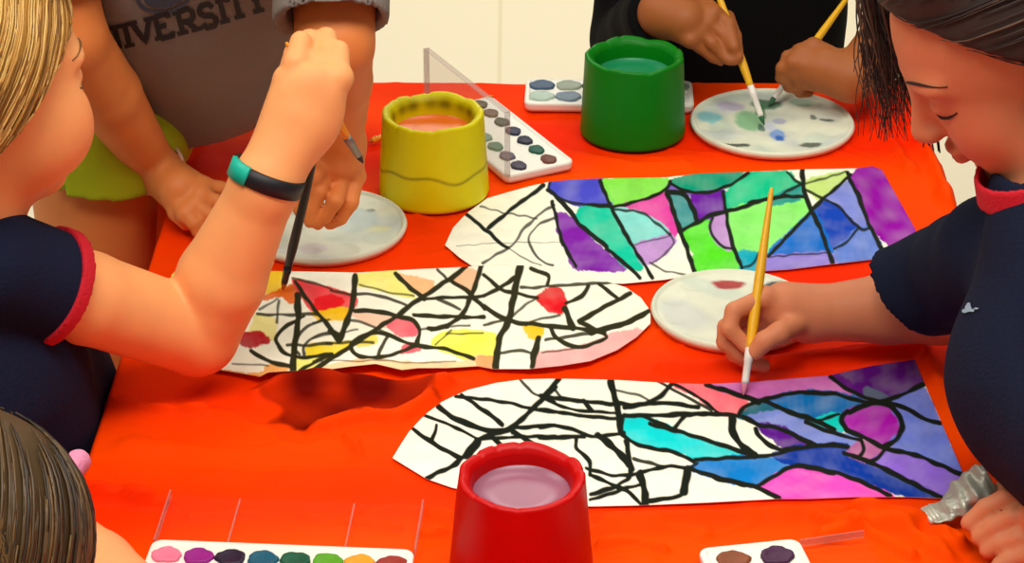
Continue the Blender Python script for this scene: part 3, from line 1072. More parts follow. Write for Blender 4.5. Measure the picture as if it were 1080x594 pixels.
# ------------------------------------------------------------------ water cups
def cup(base, rb, rt, h, rgb, water_rgb, label, seed, water_z=.020, stain=None):
    e = tag(empty("paint_cup", base), label, "paint cup", "plastic water cups on the table")
    r = np.random.default_rng(seed)
    ph = r.uniform(0, 6.28, 4)

    def wob(a):
        k = .35 * math.sin(9 * a + ph[0] + 1.6 * math.sin(2 * a)) + .35 * math.sin(5 * a + ph[1]) + .3 * math.sin(3 * a + ph[2]) - .8 * max(0, math.sin(11 * a + ph[3] + 2.2 * math.sin(3 * a))) ** 4
        return .0007 * k, .0013 * k
    ri = rt * .80
    prof = [(0, 0, 0), (rb * .9, 0, 0), (rb * .985, .001, 0), (rb, .004, 0), (rb + (rt - rb) * .3, h * .3, .0), (rb + (rt - rb) * .6, h * .6, .05),
            (rb + (rt - rb) * .88, h * .86, .25), (rt, h * .95, .6), (rt * .995, h * .985, 1), (rt * .965, h, 1.1), (rt * .92, h * 1.0, 1.1), (ri * 1.06, h * .975, .9),
            (ri, h * .93, .5), (ri * .97, h * .86, .2), (ri * .93, h * .70, 0), (ri * .88, h * .5, 0), (0, h * .5, 0)]
    n = 160
    fine = []
    for p, q in zip(prof[:-1], prof[1:]):
        m = max(1, int(math.hypot(q[0] - p[0], q[1] - p[1]) / .0013))
        fine += [tuple(p[i] + (q[i] - p[i]) * k / m for i in range(3)) for k in range(m)]
    prof = fine + [prof[-1]]
    v, f = lathe(prof, n, wob)
    cols = np.tile(lin(rgb), (len(v), 1))
    if stain:
        ang = np.arctan2(v[:, 1], v[:, 0])
        line = h * .40 + .0035 * np.sin(3 * ang + 1.2) + .002 * np.sin(7 * ang)
        for rgb2, zc, wd, amt in stain:
            z0 = line if zc == 'line' else zc
            rad_ = np.hypot(v[:, 0], v[:, 1])
            m = amt * np.exp(-((v[:, 2] - z0) / wd) ** 2) * ((rad_ > rt * .9) if zc == 'line' else (rad_ < rt * .905))
            if zc != 'line':
                m = m * np.clip(.75 + .4 * np.sin(11 * ang + seed) * np.sin(4 * ang), 0, 1)
            cols = cols * (1 - m[:, None]) + lin(rgb2) * m[:, None]
    v = v + np.asarray(base)
    np_mesh("cup_body", v, [tuple(q) for q in f], mat_attr("cup_plastic", .42, .22, .04, 30.0), e, cols=cols)
    # the liquid
    pv, pf = lathe([(0, h - water_z, 0), (ri * .5, h - water_z, 0), (ri * .955, h - water_z, 0), (ri * .962, h - water_z + .0007, 0)], 72)
    np_mesh("paint_water", pv + np.asarray(base), [tuple(q) for q in pf],
            mat("water_%d" % seed, water_rgb, .30, var=.10, vscale=40, spec=.5), e)
    return e


def build_cups():
    # a stain ring needs rings of vertices: refine the wall profile through more rows inside cup()
    cup(P(458, 202), .0555, .0505, .088, (222, 208, 0), (240, 112, 16), "yellow plastic paint cup with orange water and a scalloped rim", 3,
        stain=[((120, 104, 10), 'line', .0016, .75), ((104, 88, 4), .079, .006, .85)])
    cup(P(667, 139), .0560, .0520, .089, (0, 118, 12), (10, 130, 80), "dark green plastic paint cup beside the palette of two brushes", 5)
    rim = P(550, 501, .080)
    cup((rim[0], rim[1], T), .0535, .0468, .080, (192, 0, 0), (150, 92, 112), "red plastic paint cup with murky mauve water, nearest on the table", 8, water_z=.015)


# ------------------------------------------------------------------ round palettes
def palette(c, rad, label, blots, seed, rot=0.0):
    """blots: (world x, world y, radius x, radius y, rgb, strength)"""
    nr, na = 56, 160
    rr = np.linspace(0, 1, nr)
    aa = np.linspace(0, 2 * math.pi, na, endpoint=False)
    R, A = np.meshgrid(rr, aa, indexing='ij')
    x, y = R * rad * np.cos(A), R * rad * np.sin(A)
    z = np.full_like(x, .0062)
    z += .0035 * np.clip((R - .93) / .04, 0, 1)
    z -= .004 * np.clip((R - .975) / .025, 0, 1)
    for k in range(10):
        a = rot + 2 * math.pi * k / 10
        cx, cy = .74 * rad * math.cos(a), .74 * rad * math.sin(a)
        d = np.hypot(x - cx, y - cy) / (.165 * rad)
        z -= .0017 * (1 - np.clip(d, 0, 1) ** 2) ** .8
    d = np.hypot(x, y) / (.42 * rad)
    z -= .0012 * np.clip((1.1 - d) * 3, 0, 1)
    base = lin((224, 226, 200))
    col = np.tile(base, x.shape + (1,))
    X, Y = x + c[0], y + c[1]
    # thin washes of old paint
    for i, rgb in enumerate([(176, 200, 184), (200, 206, 190), (186, 192, 196)]):
        w = np.clip(.55 * smooth_noise(X, Y, seed + i, 70) - .1, 0, .42) * (R < .93)
        col = col * (1 - w[..., None]) + lin(rgb) * w[..., None]
    jx = X + .0007 * smooth_noise(X, Y, seed + 9, 420)
    jy = Y + .0007 * smooth_noise(X, Y, seed + 8, 420)
    for bx, by, sx, sy, rgb, st in blots:
        q = np.hypot((jx - bx) / sx, (jy - by) / sy)
        w = (st * np.clip((1.2 - q) * 3.2, 0, 1) * (R < .96))[..., None]
        col = col * (1 - w) + lin(rgb) * w
    V = np.stack([X, Y, z + c[2]], -1).reshape(-1, 3)
    k = len(V)
    under = np.stack([.97 * rad * np.cos(aa) + c[0], .97 * rad * np.sin(aa) + c[1], np.full(na, c[2] + .0003)], -1)
    I = np.arange(nr * na).reshape(nr, na)
    J = np.roll(I, -1, axis=1)
    F = np.stack([I[:-1], I[1:], J[1:], J[:-1]], -1).reshape(-1, 4)
    rim, rj = I[-1], J[-1]
    u = k + np.arange(na)
    uj = np.roll(u, -1)
    F2 = np.stack([rim, u, uj, rj], -1)
    V = np.concatenate([V, under, [[c[0], c[1], c[2] + .0003]]])
    F3 = np.stack([u, np.full(na, k + na), uj, uj], -1)[:, :3]
    faces = [tuple(q) for q in F] + [tuple(q) for q in F2] + [tuple(q) for q in F3]
    cols = np.concatenate([col.reshape(-1, 3), np.tile(base, (na + 1, 1))])
    o = np_mesh("paint_palette", V, faces, mat_attr("palette_plastic", .45, .4, .04, 60.0), cols=cols, origin=c)
    tag(o, label, "paint palette", "round white mixing palettes")


def bl(px, py, rx, ry, rgb, st):
    p = P(px, py, .006)
    s = (H / (S_ + (py - 297) / FPX * C_)) / FPX
    v = (py - 297) / FPX
    el = S_ * 1 + v * C_
    return (p[0], p[1], rx * s, ry * s / max(.3, el), rgb, st)


def build_palettes():
    palette(P(814, 134), .0880, "white palette smeared with green and blue paint under two brushes", [
        bl(748, 123, 13, 6, (110, 196, 206), .75), bl(771, 112, 14, 5, (178, 160, 200), .6), bl(790, 127, 14, 10, (130, 190, 136), .85),
        bl(808, 110, 16, 5, (28, 96, 56), .85), bl(802, 117, 5, 8, (30, 110, 60), .8), bl(803, 134, 3.5, 4, (50, 100, 90), .8), bl(820, 142, 8, 6, (110, 150, 214), .85), bl(822, 146, 4, 3.0, (40, 100, 180), .9),
        bl(812, 132, 5, 5, (196, 206, 226), .7), bl(822, 127, 7, 3, (150, 150, 200), .6), bl(777, 153, 13, 2.4, (50, 66, 56), .9), bl(855, 152, 11, 2.4, (60, 70, 56), .85), bl(872, 126, 8, 1.8, (70, 86, 70), .85),
        bl(858, 124, 3, 2.6, (70, 90, 80), .8), bl(845, 108, 13, 3.5, (160, 206, 170), .7)], 60, .2)
    palette(P(773, 332), .0745, "white palette with a red and a black paint well beside the painting hand", [
        bl(768, 300, 16, 5.2, (168, 18, 24), .97), bl(816, 302, 12, 4.4, (22, 22, 44), .97), bl(847, 355, 14, 4.5, (30, 40, 110), .95)], 80, .31)
    palette(P(343, 243), .0800, "white palette partly hidden behind the raised forearm", [
        bl(398, 241, 14, 4, (222, 222, 150), .6), bl(391, 221, 4, 2, (110, 120, 110), .8), bl(330, 262, 14, 5, (196, 180, 190), .5),
        bl(375, 232, 24, 12, (176, 200, 196), .6)], 95, .1)


# ------------------------------------------------------------------ watercolour sets
def round_rect(w, d, r, n=6):
    out = []
    for cx, cy, a0 in ((w / 2 - r, d / 2 - r, 0), (-w / 2 + r, d / 2 - r, 90), (-w / 2 + r, -d / 2 + r, 180), (w / 2 - r, -d / 2 + r, 270)):
        for k in range(n + 1):
            a = math.radians(a0 + 90 * k / n)
            out.append((cx + r * math.cos(a), cy + r * math.sin(a)))
    return out


def slab(w, d, r, levels):
    """levels: list of (inset, z): a rounded slab, closed at both ends"""
    vs, fs = [], []
    n = None
    for ins, z in levels:
        ring = round_rect(w - 2 * ins, d - 2 * ins, max(r - ins, .0012))
        n = len(ring)
        vs += [(x, y, z) for x, y in ring]
    for i in range(len(levels) - 1):
        for k in range(n):
            k2 = (k + 1) % n
            fs.append((i * n + k, i * n + k2, (i + 1) * n + k2, (i + 1) * n + k))
    fs.append(tuple(range(n - 1, -1, -1)))
    fs.append(tuple((len(levels) - 1) * n + k for k in range(n)))
    return vs, fs


def paint_pan(cx, cy, z, rx, ry, seed):
    """an oval cake of paint with a ragged edge, slightly domed"""
    r = np.random.default_rng(seed)
    ph = r.uniform(0, 6.28, 3)
    vs, fs = [], []
    n = 36
    for q, dz in ((1.0, -.002), (1.0, .0012), (.93, .0022), (.75, .0016), (.4, .0009)):
        for k in range(n):
            a = 2 * math.pi * k / n
            w = 1 + .05 * math.sin(3 * a + ph[0]) + .04 * math.sin(5 * a + ph[1]) + .03 * math.sin(9 * a + ph[2])
            vs.append((cx + rx * q * w * math.cos(a), cy + ry * q * w * math.sin(a), z + dz))
    for i in range(4):
        for k in range(n):
            k2 = (k + 1) % n
            fs.append((i * n + k, i * n + k2, (i + 1) * n + k2, (i + 1) * n + k))
    fs.append(tuple(4 * n + k for k in range(n)))
    return vs, fs




def clear_plastic(haze):
    CLEAR = MATS.get("clear_%s" % haze)
    if CLEAR is None:
        m, nt, b = nodes_of("clear_plastic")
        b.inputs["Base Color"].default_value = (.62, .58, .55, 1)
        b.inputs["Roughness"].default_value = .25
        b.inputs["IOR"].default_value = 1.3
        b.inputs["Alpha"].default_value = haze
        MATS["clear_%s" % haze] = m
        b.inputs["Specular IOR Level"].default_value = .15
        CLEAR = m
    return CLEAR


def clear_edge():
    return mat("clear_plastic_edge", (176, 150, 140), .4, alpha=.35, spec=.1)


def watercolor_set(base, ang, colors, label, lid=None, length=.198, depth=.074, stained=None, pan=(.0112, .0086)):
    """length along local x; colors: list of rows (from +y to -y) of pan colours; lid: (side, angle) hinged on a long side"""
    e = tag(empty("watercolor_set", base), label, "watercolor set", "white trays of watercolor pans")
    R = rotz(ang)
    b = np.asarray(base, float)

    def W(vs):
        return (np.asarray(vs, float) @ R.T) + b
    vs, fs = slab(length, depth, .009, [(.002, .0004), (.0006, .003), (0, .008), (.0006, .0096), (.002, .0102), (.0045, .0104), (.0060, .0092)])
    np_mesh("tray", W(vs), fs, mat("white_tray", (238, 234, 220), .4, var=.03, vscale=50), e, smooth=False)
    rows = len(colors)
    for i, row in enumerate(colors):
        cy = depth / 2 - depth * (i + .5) / rows
        cy = cy * (.86 if rows > 1 else 1)
        for k, rgb in enumerate(row):
            if rgb is None:
                continue
            cx = -length / 2 + length * (k + .62) / (len(row) + .24)
            v2, f2 = paint_pan(cx, cy, .0098, pan[0], pan[1], 7 * k + i + 1)
            np_mesh("paint_pan", W(v2), f2, mat("pan_%d_%d_%d" % rgb, rgb, .5, bump=.25, bscale=160, var=.22, vscale=90), e)
    if lid:
        side, open_deg, ld, haze = lid
        a = math.radians(open_deg)
        out = np.array([0, side * math.cos(a), math.sin(a)])     # direction of the opened lid away from the hinge
        inn = np.array([0, -side * math.sin(a) * -1, -math.cos(a)]) if False else np.array([0, side * math.sin(a), -math.cos(a)])
        hinge = np.array([0, side * (depth / 2 + .0012), .0085])
        nrm = np.array([0, -side * math.sin(a), math.cos(a)])

        def LP(u, t, s):
            return hinge + np.array([u, 0, 0]) + out * t + nrm * s
        th, rim = .0011, .007
        L2 = length / 2
        mb = MB()

        def quadbox(u0, u1, t0, t1, s0, s1, mi):
            vs = [LP(u, t, s) for u in (u0, u1) for t in (t0, t1) for s in (s0, s1)]
            mb.add(W(vs), [(0, 1, 3, 2), (4, 6, 7, 5), (0, 4, 5, 1), (2, 3, 7, 6), (0, 2, 6, 4), (1, 5, 7, 3)], mi)
        s0 = -.0075 if open_deg > 120 or open_deg < 60 else -.001
        quadbox(-L2, L2, .0, ld, s0, s0 + th, 0)
        quadbox(-L2, -L2 + .0013, 0, ld, s0 + th, s0 + rim, 1)
        quadbox(L2 - .0013, L2, 0, ld, s0 + th, s0 + rim, 1)
        quadbox(-L2 + .0013, L2 - .0013, ld - .0012, ld, s0 + th, s0 + rim, 1 if haze > .1 else 0)
        for u in (() if haze > .1 else (-L2 * .45, L2 * .45)):
            quadbox(u, u + .0012, .002, ld - .002, s0 + th, s0 + th + .0012, 1)
        mb.build("lid", [clear_plastic(haze), clear_edge()], e, smooth=False)
    return e


def build_watercolors():
    main = [(236, 120, 146), (146, 24, 128), (30, 16, 44), (0, 84, 108), (0, 82, 56), (84, 156, 22), (242, 152, 24), (146, 36, 18)]
    low = [(40, 40, 40), (90, 40, 20), (200, 20, 30), (240, 100, 20), (250, 210, 30), (60, 140, 60), (30, 70, 170), (110, 40, 140)]
    p0, p1 = P(161, 568, .01), P(438, 579, .01)
    ang = math.atan2(p1[1] - p0[1], p1[0] - p0[0])
    mid = (p0 + p1) / 2
    ln = float(np.hypot(*(p1 - p0)[:2]))
    n = np.array([-math.sin(ang), math.cos(ang), 0])
    c = mid - n * .037
    watercolor_set((c[0], c[1], T), ang, [main, low], "white watercolor set with an open clear lid at the near table edge", lid=(1, 4, .062, .003), length=ln,
                   pan=(.0113, .0092))
    # far set, lid standing upright on its long side
    c = np.array([-.014, 2.104, T])
    dark = [(60, 60, 56), (96, 70, 56), (44, 60, 52), (40, 40, 66), (34, 34, 54), (20, 84, 66), (110, 60, 48), (70, 56, 80)]
    pale = [(160, 140, 90), (150, 148, 50), (96, 120, 60), (110, 150, 130), (70, 120, 96), (96, 86, 100), (60, 50, 70), (130, 110, 112)]
    watercolor_set(c, math.atan2(-.89, .455), [dark[:7], pale[:7]], "dark-panned watercolor set lying diagonally behind the yellow cup",
                   lid=(-1, 90, .072, .16), length=.192, depth=.080, pan=(.0098, .0078))
    muddy = [[(60, 84, 110), (150, 160, 140), (40, 44, 40), (150, 176, 150), (190, 196, 180), (120, 150, 130)],
             [(176, 196, 180), (120, 136, 150), (180, 190, 176), (196, 200, 186), (160, 176, 160), (200, 200, 190)]]
    c = (P(600, 121) + np.array([0.045, .040, 0]))
    watercolor_set((c[0], c[1], T), math.radians(-2), muddy, "white paint tray with muddy green pans at the far table edge", length=.185, depth=.072, pan=(.0142, .0120))
    # one reaching into the frame at the lower right
    q0, q1 = P(735, 578, .01), P(842, 567, .01)
    ang = math.atan2(q1[1] - q0[1], q1[0] - q0[0])
    n = np.array([math.sin(ang), -math.cos(ang), 0])
    ln = .17
    c = (q0 + q1) / 2 + n * ln / 2
    watercolor_set((c[0], c[1], T), ang + math.pi / 2, [[(120, 60, 140), (40, 80, 160), (40, 120, 70), (200, 170, 40), (130, 66, 30)][:5],
                                                        [(30, 30, 40), (170, 30, 40), (220, 120, 40), (60, 40, 90), (66, 20, 60)][:5]],
                   "white watercolor tray with one brown and one purple pan, right of the red cup",
                   lid=(-1, 3, .05, .003), length=ln, depth=float(np.hypot(*(q1 - q0)[:2])), pan=(.0105, .0128))


# ------------------------------------------------------------------ brushes
def brush(tip, top, label, handle_rgb=(236, 178, 22), ferrule_rgb=(232, 226, 216), bristle_rgb=(70, 66, 60), rad=.0042, bl_=.011, fl=.032, group="paintbrushes in use", ferrule_metal=.0):
    tip, top = np.asarray(tip, float), np.asarray(top, float)
    ax = top - tip
    L = np.linalg.norm(ax)
    ax /= L
    e = tag(empty("paintbrush", tip), label, "paintbrush", group)
    mb = MB()
    mb.tube([tip + ax * t for t in (0, .003, .007, bl_)], [.0006, .0016, .0026, .0030], 12)
    mb.build("bristles", mat("bristle_%d_%d_%d" % bristle_rgb, bristle_rgb, .7), e)
    mb = MB()
    mb.tube([tip + ax * t for t in (bl_ - .001, bl_ + .002, bl_ + fl * .6, bl_ + fl * .62, bl_ + fl)], [.0031, .0032, .0034, .0039, .0038], 16)
    mb.build("ferrule", mat("ferrule_%d_%d_%d" % ferrule_rgb, ferrule_rgb, .35, metal=ferrule_metal), e)
    mb = MB()
    s = bl_ + fl
    mb.tube([tip + ax * t for t in (s - .002, s + .004, s + (L - s) * .15, s + (L - s) * .5, L - .02, L - .004, L)], [rad * .8, rad * .9, rad * 1.12, rad, rad * .62, rad * .5, rad * .25], 16)
    mb.build("handle", mat("handle_%d_%d_%d" % handle_rgb, handle_rgb, .4, var=.06, vscale=80), e)
    return e


def build_brushes():
    brush(P(784, 417, .003), P(814, 198, .142), "upright yellow brush touching the blue and purple painting", bristle_rgb=(206, 120, 150), fl=.030)
    brush(P(806, 132, .009), P(742, -50, .165), "yellow brush dipping into the green smear, left of two on the palette", fl=.034, bristle_rgb=(40, 96, 60))
    brush(P(811, 111, .009), P(905, -18, .105), "yellow slanted brush right of two on the far palette", fl=.030, bristle_rgb=(40, 90, 60))
    brush(P(298, 306, .005), P(338, 140, .185), "dark-handled brush touching the red and yellow painting", handle_rgb=(26, 22, 24), ferrule_rgb=(30, 26, 28), bristle_rgb=(196, 96, 30), rad=.0040, fl=.02)
    brush(Q(383, 172, 1.70), Q(302, 45, 1.645), "brush with a steel ferrule gripped in the raised fist", ferrule_rgb=(150, 146, 140), bristle_rgb=(60, 40, 40), ferrule_metal=.7, handle_rgb=(240, 150, 20), fl=.024)
    a, b = P(388, 150, .0045), P(520, 101, .0045)
    brush(a, b, "orange-yellow brush lying on the table behind the yellow cup", handle_rgb=(236, 150, 20), rad=.0034, fl=.006, bl_=.006, ferrule_rgb=(236, 150, 20), bristle_rgb=(180, 90, 20), group="loose brushes")


def build_tube():
    e = tag(empty("paint_tube", P(1010, 533, .006)), "crumpled silver paint tube held by fingers at the lower right", "paint tube")
    a, b = P(978, 545, .006), P(1046, 512, .026)
    ax = b - a
    L = np.linalg.norm(ax)
    ax /= L
    side = np.cross(ax, (0, 0, 1.0))
    side /= np.linalg.norm(side)
    up = np.cross(side, ax)
    vs, fs = [], []
    n, m = 26, 40
    r = np.random.default_rng(4)
    for i in range(m):
        t = i / (m - 1)
        wid = .0085 + .0085 * min(1, t * 1.7) - .003 * max(0, t - .8) * 5
        thk = .0016 + .0080 * min(1, max(0, t - .12) * 1.8)
        bend = .003 * math.sin(5 * t)
        for k in range(n):
            an = 2 * math.pi * k / n
            cr_ = 1 + .16 * math.sin(3 * an + 9 * t) + .12 * math.sin(17 * t + 2 * an) + .08 * math.sin(31 * t - an)
            vs.append(a + ax * (L * t) + side * (wid * cr_ * math.cos(an) + bend) + up * (thk * cr_ * math.sin(an) + .004 * t))
    for i in range(m - 1):
        for k in range(n):
            k2 = (k + 1) % n
            fs.append((i * n + k, i * n + k2, (i + 1) * n + k2, (i + 1) * n + k))
    fs.append(tuple(range(n - 1, -1, -1)))
    fs.append(tuple((m - 1) * n + k for k in range(n)))
    np_mesh("tube_body", vs, fs, mat("crumpled_foil", (176, 176, 160), .38, bump=.5, bscale=110, var=.25, vscale=70, metal=.35), e, smooth=True)
    mb = MB()
    o = a - ax * .001
    for k in range(3):
        mb.tube([o + ax * (.0015 + .003 * k) - side * .0095 + up * .0004, o + ax * (.0015 + .003 * k) + side * .0095 + up * .0004], .0022, 8)
    mb.build("crimped_end", mat("tube_crimp", (206, 204, 186), .4, metal=.3), e)


# ------------------------------------------------------------------ the people
SKIN = lambda n, s=.08: mat_attr(n, .55, .3, .05, 25.0, sss=s)
A = np.array


def W3(x, y, z):
    return A([x, y, T + z], float)


def wrinkles(amp, seed, sc=38.0):
    def fn(X, Y, Z):
        return amp * (np.sin(sc * (X * .6 + Z * .9) + 2.5 * np.sin(15 * Y + seed)) * np.sin(sc * .55 * (Y + .5 * X) + 3 * np.sin(11 * Z + seed)))
    return fn


def unit(v):
    v = A(v, float)
    return v / np.linalg.norm(v)


def legs(root, hips, feet, r, rgb, name="trousers", shoe=(60, 56, 60), h=.006, fwd=(1, 0)):
    """long trousers down to shoes that stand on the floor"""
    V = Vol(h)
    mid = (A(hips[0]) + A(hips[1])) / 2
    V.ell(mid + A([0, 0, .03]), (r * 1.7, r * 1.7, r * 1.4), k=.04)
    for a, f in zip(hips, feet):
        f = A([f[0], f[1], .07])
        knee = (A(a) + f) / 2 + A([fwd[0] * .015, fwd[1] * .015, 0])
        V.chain([a, knee, f], [r, r * .72, r * .55], .03)
    vol_obj(name, V, mat("cloth_%d_%d_%d" % rgb, rgb, .85, bump=.2, bscale=300), root)
    for f in feet:
        V = Vol(.005)
        c = A([f[0], f[1], .035])
        d = A([fwd[0], fwd[1], 0.])
        V.cone(c - d * .03, c + d * .09, .036, .030, .02)
        V.cut((0, 0, .001), (0, 0, -1))
        vol_obj("shoe", V, mat("shoe_%d_%d_%d" % shoe, shoe, .6), root)


def band(vol_center, axis, r, w, thick, n=40, a0=0, a1=2 * math.pi, flat=None):
    """a strap around a limb"""
    ax = unit(axis)
    x = unit(np.cross(ax, (0, 0, 1.0)) if abs(ax[2]) < .95 else np.cross(ax, (0, 1.0, 0)))
    y = np.cross(ax, x)
    vs, fs = [], []
    m = n
    closed = abs(a1 - a0 - 2 * math.pi) < 1e-6
    cnt = m if closed else m + 1
    for k in range(cnt):
        a = a0 + (a1 - a0) * k / m
        d = math.cos(a) * x + math.sin(a) * y
        for rr, t in ((r, -w / 2), (r + thick, -w / 2 * .9), (r + thick, w / 2 * .9), (r, w / 2)):
            vs.append(A(vol_center) + d * rr + ax * t)
    for k in range(m):
        k2 = (k + 1) % cnt
        for j in range(4):
            j2 = (j + 1) % 4
            fs.append((k * 4 + j, k2 * 4 + j, k2 * 4 + j2, k * 4 + j2))
    if not closed:
        fs.append((0, 1, 2, 3))
        fs.append((m * 4 + 3, m * 4 + 2, m * 4 + 1, m * 4))
    return vs, fs, (x, y, ax)


def child_left():
    root = tag(empty("person", (-.45, 1.52, 0)), "fair-haired child in navy shirt with red sleeve trim, raising one fist over the table", "person")
    skin = (246, 168, 104)
    hd = Head(P(-36, 84, .315), (math.cos(.66), math.sin(.66), -.06), (.02, .02, 1), .222, 1.36, .72)
    sh, el, wr = P(8, 286, .168), P(207, 352, .052), P(279, 196, .19)
    shs = P(-14, 280, .172)
    V = Vol(.0026)
    hd.add(V)
    nb = W3(-.448, 1.515, .185)
    V.cone(hd.w(-.10, 0, -.22), nb, .044, .047, .03)
    V.cone(nb, W3(-.46, 1.53, .10), .06, .085, .04)
    V.cone(nb + A([0, 0, -.025]), shs, .036, .030, .008)
    V.chain([shs, shs * .55 + el * .45, el], [.031, .0375, .0355], .02)
    
    V.chain([el, el * .62 + wr * .38, wr], [.0355, .037, .0265], .02)
    # raised fist: back of the hand to the viewer, fingers curled over away from us
    kn = [P(304, 84, .27), P(322, 70, .278), P(342, 68, .278), P(357, 82, .272)]
    V.ell(P(324, 118, .246), (.030, .017, .042), frame((.90, .05, -.32), (.32, .1, .9)), .012)
    V.cone(wr, P(316, 130, .235), .0262, .026, .012)
    ch = []
    for i, kp in enumerate(kn):
        a = kp
        b = kp + A([.004 - .002 * i, .026, .012])
        c = b + A([0, .014, -.020])
        d = c + A([0, -.016, -.014])
        ch.append([a, b, c, d])
    th = [P(308, 128, .236), P(306, 98, .262), P(312, 66, .284), P(317, 44, .295)]
    
    hand(V, wr, .030, kn, ch, th, .0094)
    body = vol_obj("body", V, SKIN("skin_fair"), root, skin_cols(skin, [hd]))
    face_details(hd, root, body, mat("brow_fair", (120, 80, 40), .7))
    # navy shirt
    ax = unit(el - shs)
    hem = shs + (el - shs) * .31
    V = Vol(.004)
    for a, b, ra, rb in ((nb + A([-.01, 0, -.015]), W3(-.462, 1.53, .06), .068, .100), (W3(-.462, 1.53, .06), W3(-.462, 1.57, -.16), .100, .106)):
        V.cone(a, b, ra, rb, .05)
    V.cone(W3(-.445, 1.56, .03), W3(-.440, 1.60, -.14), .09, .094, .03)
    V.cone(W3(-.438, 1.63, .00), W3(-.432, 1.70, -.14), .086, .090, .03)
    V.cone(nb + A([-.01, 0, -.03]), shs, .060, .046, .02)
    V.cone(shs, hem + ax * .05, .046, .0465, .006, clip=[(hem, ax)])
    V.cone(W3(-.47, 1.54, .13), W3(-.50, 1.66, .10), .06, .052, .04)
    V.cone(hem + ax * .03, hem + ax * .08, .0395, .0395, .002, sub=True)
    V.cone(nb + A([0, 0, .0]), nb + A([.02, .01, .12]), .049, .058, .004, sub=True)
    V.cut(W3(0, 0, -.17), (0, 0, -1))
    V.field(wrinkles(.0022, 1))
    vol_obj("shirt", V, mat("navy_cotton", (22, 27, 50), .9, spec=.15, bump=.25, bscale=350), root)
    V = Vol(.0022)
    V.cone(hem - ax * .013, hem + ax * .03, .0490, .0485, .002, clip=[(hem + ax * .002, ax), (hem - ax * .010, -ax)])
    V.cone(hem - ax * .03, hem + ax * .05, .0385, .0390, .002, sub=True)
    vol_obj("sleeve_trim", V, mat("red_rib", (196, 14, 36), .8, bump=.3, bscale=400), root)
    legs(root, [W3(-.445, 1.52, -.18), W3(-.440, 1.68, -.18)], [(-.445, 1.52), (-.44, 1.69)], .088, (16, 15, 20))
    V = Vol(.004)
    V.cone(W3(-.466, 1.545, -.155), W3(-.466, 1.555, -.19), .110, .113, .01, clip=[(W3(0, 0, -.19), (0, 0, -1)), (W3(0, 0, -.155), (0, 0, 1))])
    vol_obj("waistband", V, mat("maroon_rib", (86, 10, 30), .85), root)
    # hair
    def extra(V, h):
        V.ell(h.w(-.08, -.31, .10), A((.20, .09, .26)) * h.S, h.M, .05 * h.S)
        V.ell(h.w(-.32, 0, -.20), A((.16, .28, .26)) * h.S, h.M, .08 * h.S)
        V.ell(h.w(.22, 0, .40), A((.18, .26, .09)) * h.S, h.M, .06 * h.S)
    V = hair_cap(hd, .030, .95, -.07, extra=extra)
    hm = mat("hair_blond", (190, 140, 62), .5, bump=.5, bscale=40, stretch=(1, 1, .15), var=.3, vscale=30)
    hair = vol_obj("hair", V, hm, root)
    dn = hd.M @ A([-.55, 0, -1.0])

    def flow(p):
        u = hd.local(p)
        return hd.M @ A([-.5 - .2 * u[0], .25 * np.sign(u[1]), -.9 if abs(u[1]) > .1 else -.3])
    strands(hd, V, "hair_strands", [mat("strand_blond_light", (226, 184, 104), .45), mat("strand_blond", (196, 146, 66), .45), mat("strand_blond_dark", (140, 96, 40), .5)],
            hair, 1100, flow, 12, .009, .0008)
    # wristband
    mid = P(282, 187, .197)
    axw = unit(kn[1] - wr) * .55 + unit(wr - el) * .45
    vs, fs, (x, y, az) = band(mid, axw, .0282, .0155, .0026)
    mb = MB()
    mb.add(vs, fs)
    wb = mb.build("wristband", mat("black_rubber", (22, 22, 28), .5), root)
    # teal clasp on the side turned to the viewer's left
    d = unit(A([-.75, -.66, 0]) - az * (A([-.75, -.66, 0]) @ az))
    ang = math.atan2(d @ y, d @ x)
    vs, fs, _ = band(mid, axw, .0288, .0168, .0034, 14, ang - .62, ang + .30)
    mb = MB()
    mb.add(vs, fs)
    tag(mb.build("wristband_clasp", mat("teal_rubber", (0, 176, 150), .4), wb), "teal clasp")


LETTERS = {
    'U': [[(-.38, 1), (-.38, .25), (-.2, 0), (.2, 0), (.38, .25), (.38, 1)]],
    'N': [[(-.38, 0), (-.38, 1)], [(-.38, 1), (.38, 0)], [(.38, 0), (.38, 1)]],
    'I': [[(0, 0), (0, 1)]],
    'V': [[(-.42, 1), (0, 0), (.42, 1)]],
    'E': [[(-.3, 0), (-.3, 1)], [(-.3, 1), (.36, 1), (.36, .8)], [(-.3, .52), (.16, .52)], [(-.3, 0), (.36, 0), (.36, .2)]],
    'R': [[(-.32, 0), (-.32, 1)], [(-.32, 1), (.2, 1), (.36, .86), (.36, .62), (.2, .48), (-.32, .48)], [(.0, .48), (.38, 0)]],
    'S': [[(.36, .8), (.2, 1), (-.2, 1), (-.36, .84), (-.36, .66), (-.2, .54), (.2, .46), (.36, .34), (.36, .16), (.2, 0), (-.2, 0), (-.36, .2)]],
    'T': [[(0, 0), (0, 1)], [(-.4, .78), (-.4, 1), (.4, 1), (.4, .78)]],
    'Y': [[(-.4, 1), (0, .5), (.4, 1)], [(0, .5), (0, 0)]],
}
SERIF = {'U': [(-.38, 1), (.38, 1)], 'N': [(-.38, 0), (-.38, 1), (.38, 1)], 'I': [(0, 0), (0, 1)], 'V': [(-.42, 1), (.42, 1)], 'E': [(-.3, 0), (-.3, 1)],
         'R': [(-.32, 0), (-.32, 1), (.38, 0)], 'S': [], 'T': [(0, 0)], 'Y': [(-.4, 1), (.4, 1), (0, 0)]}


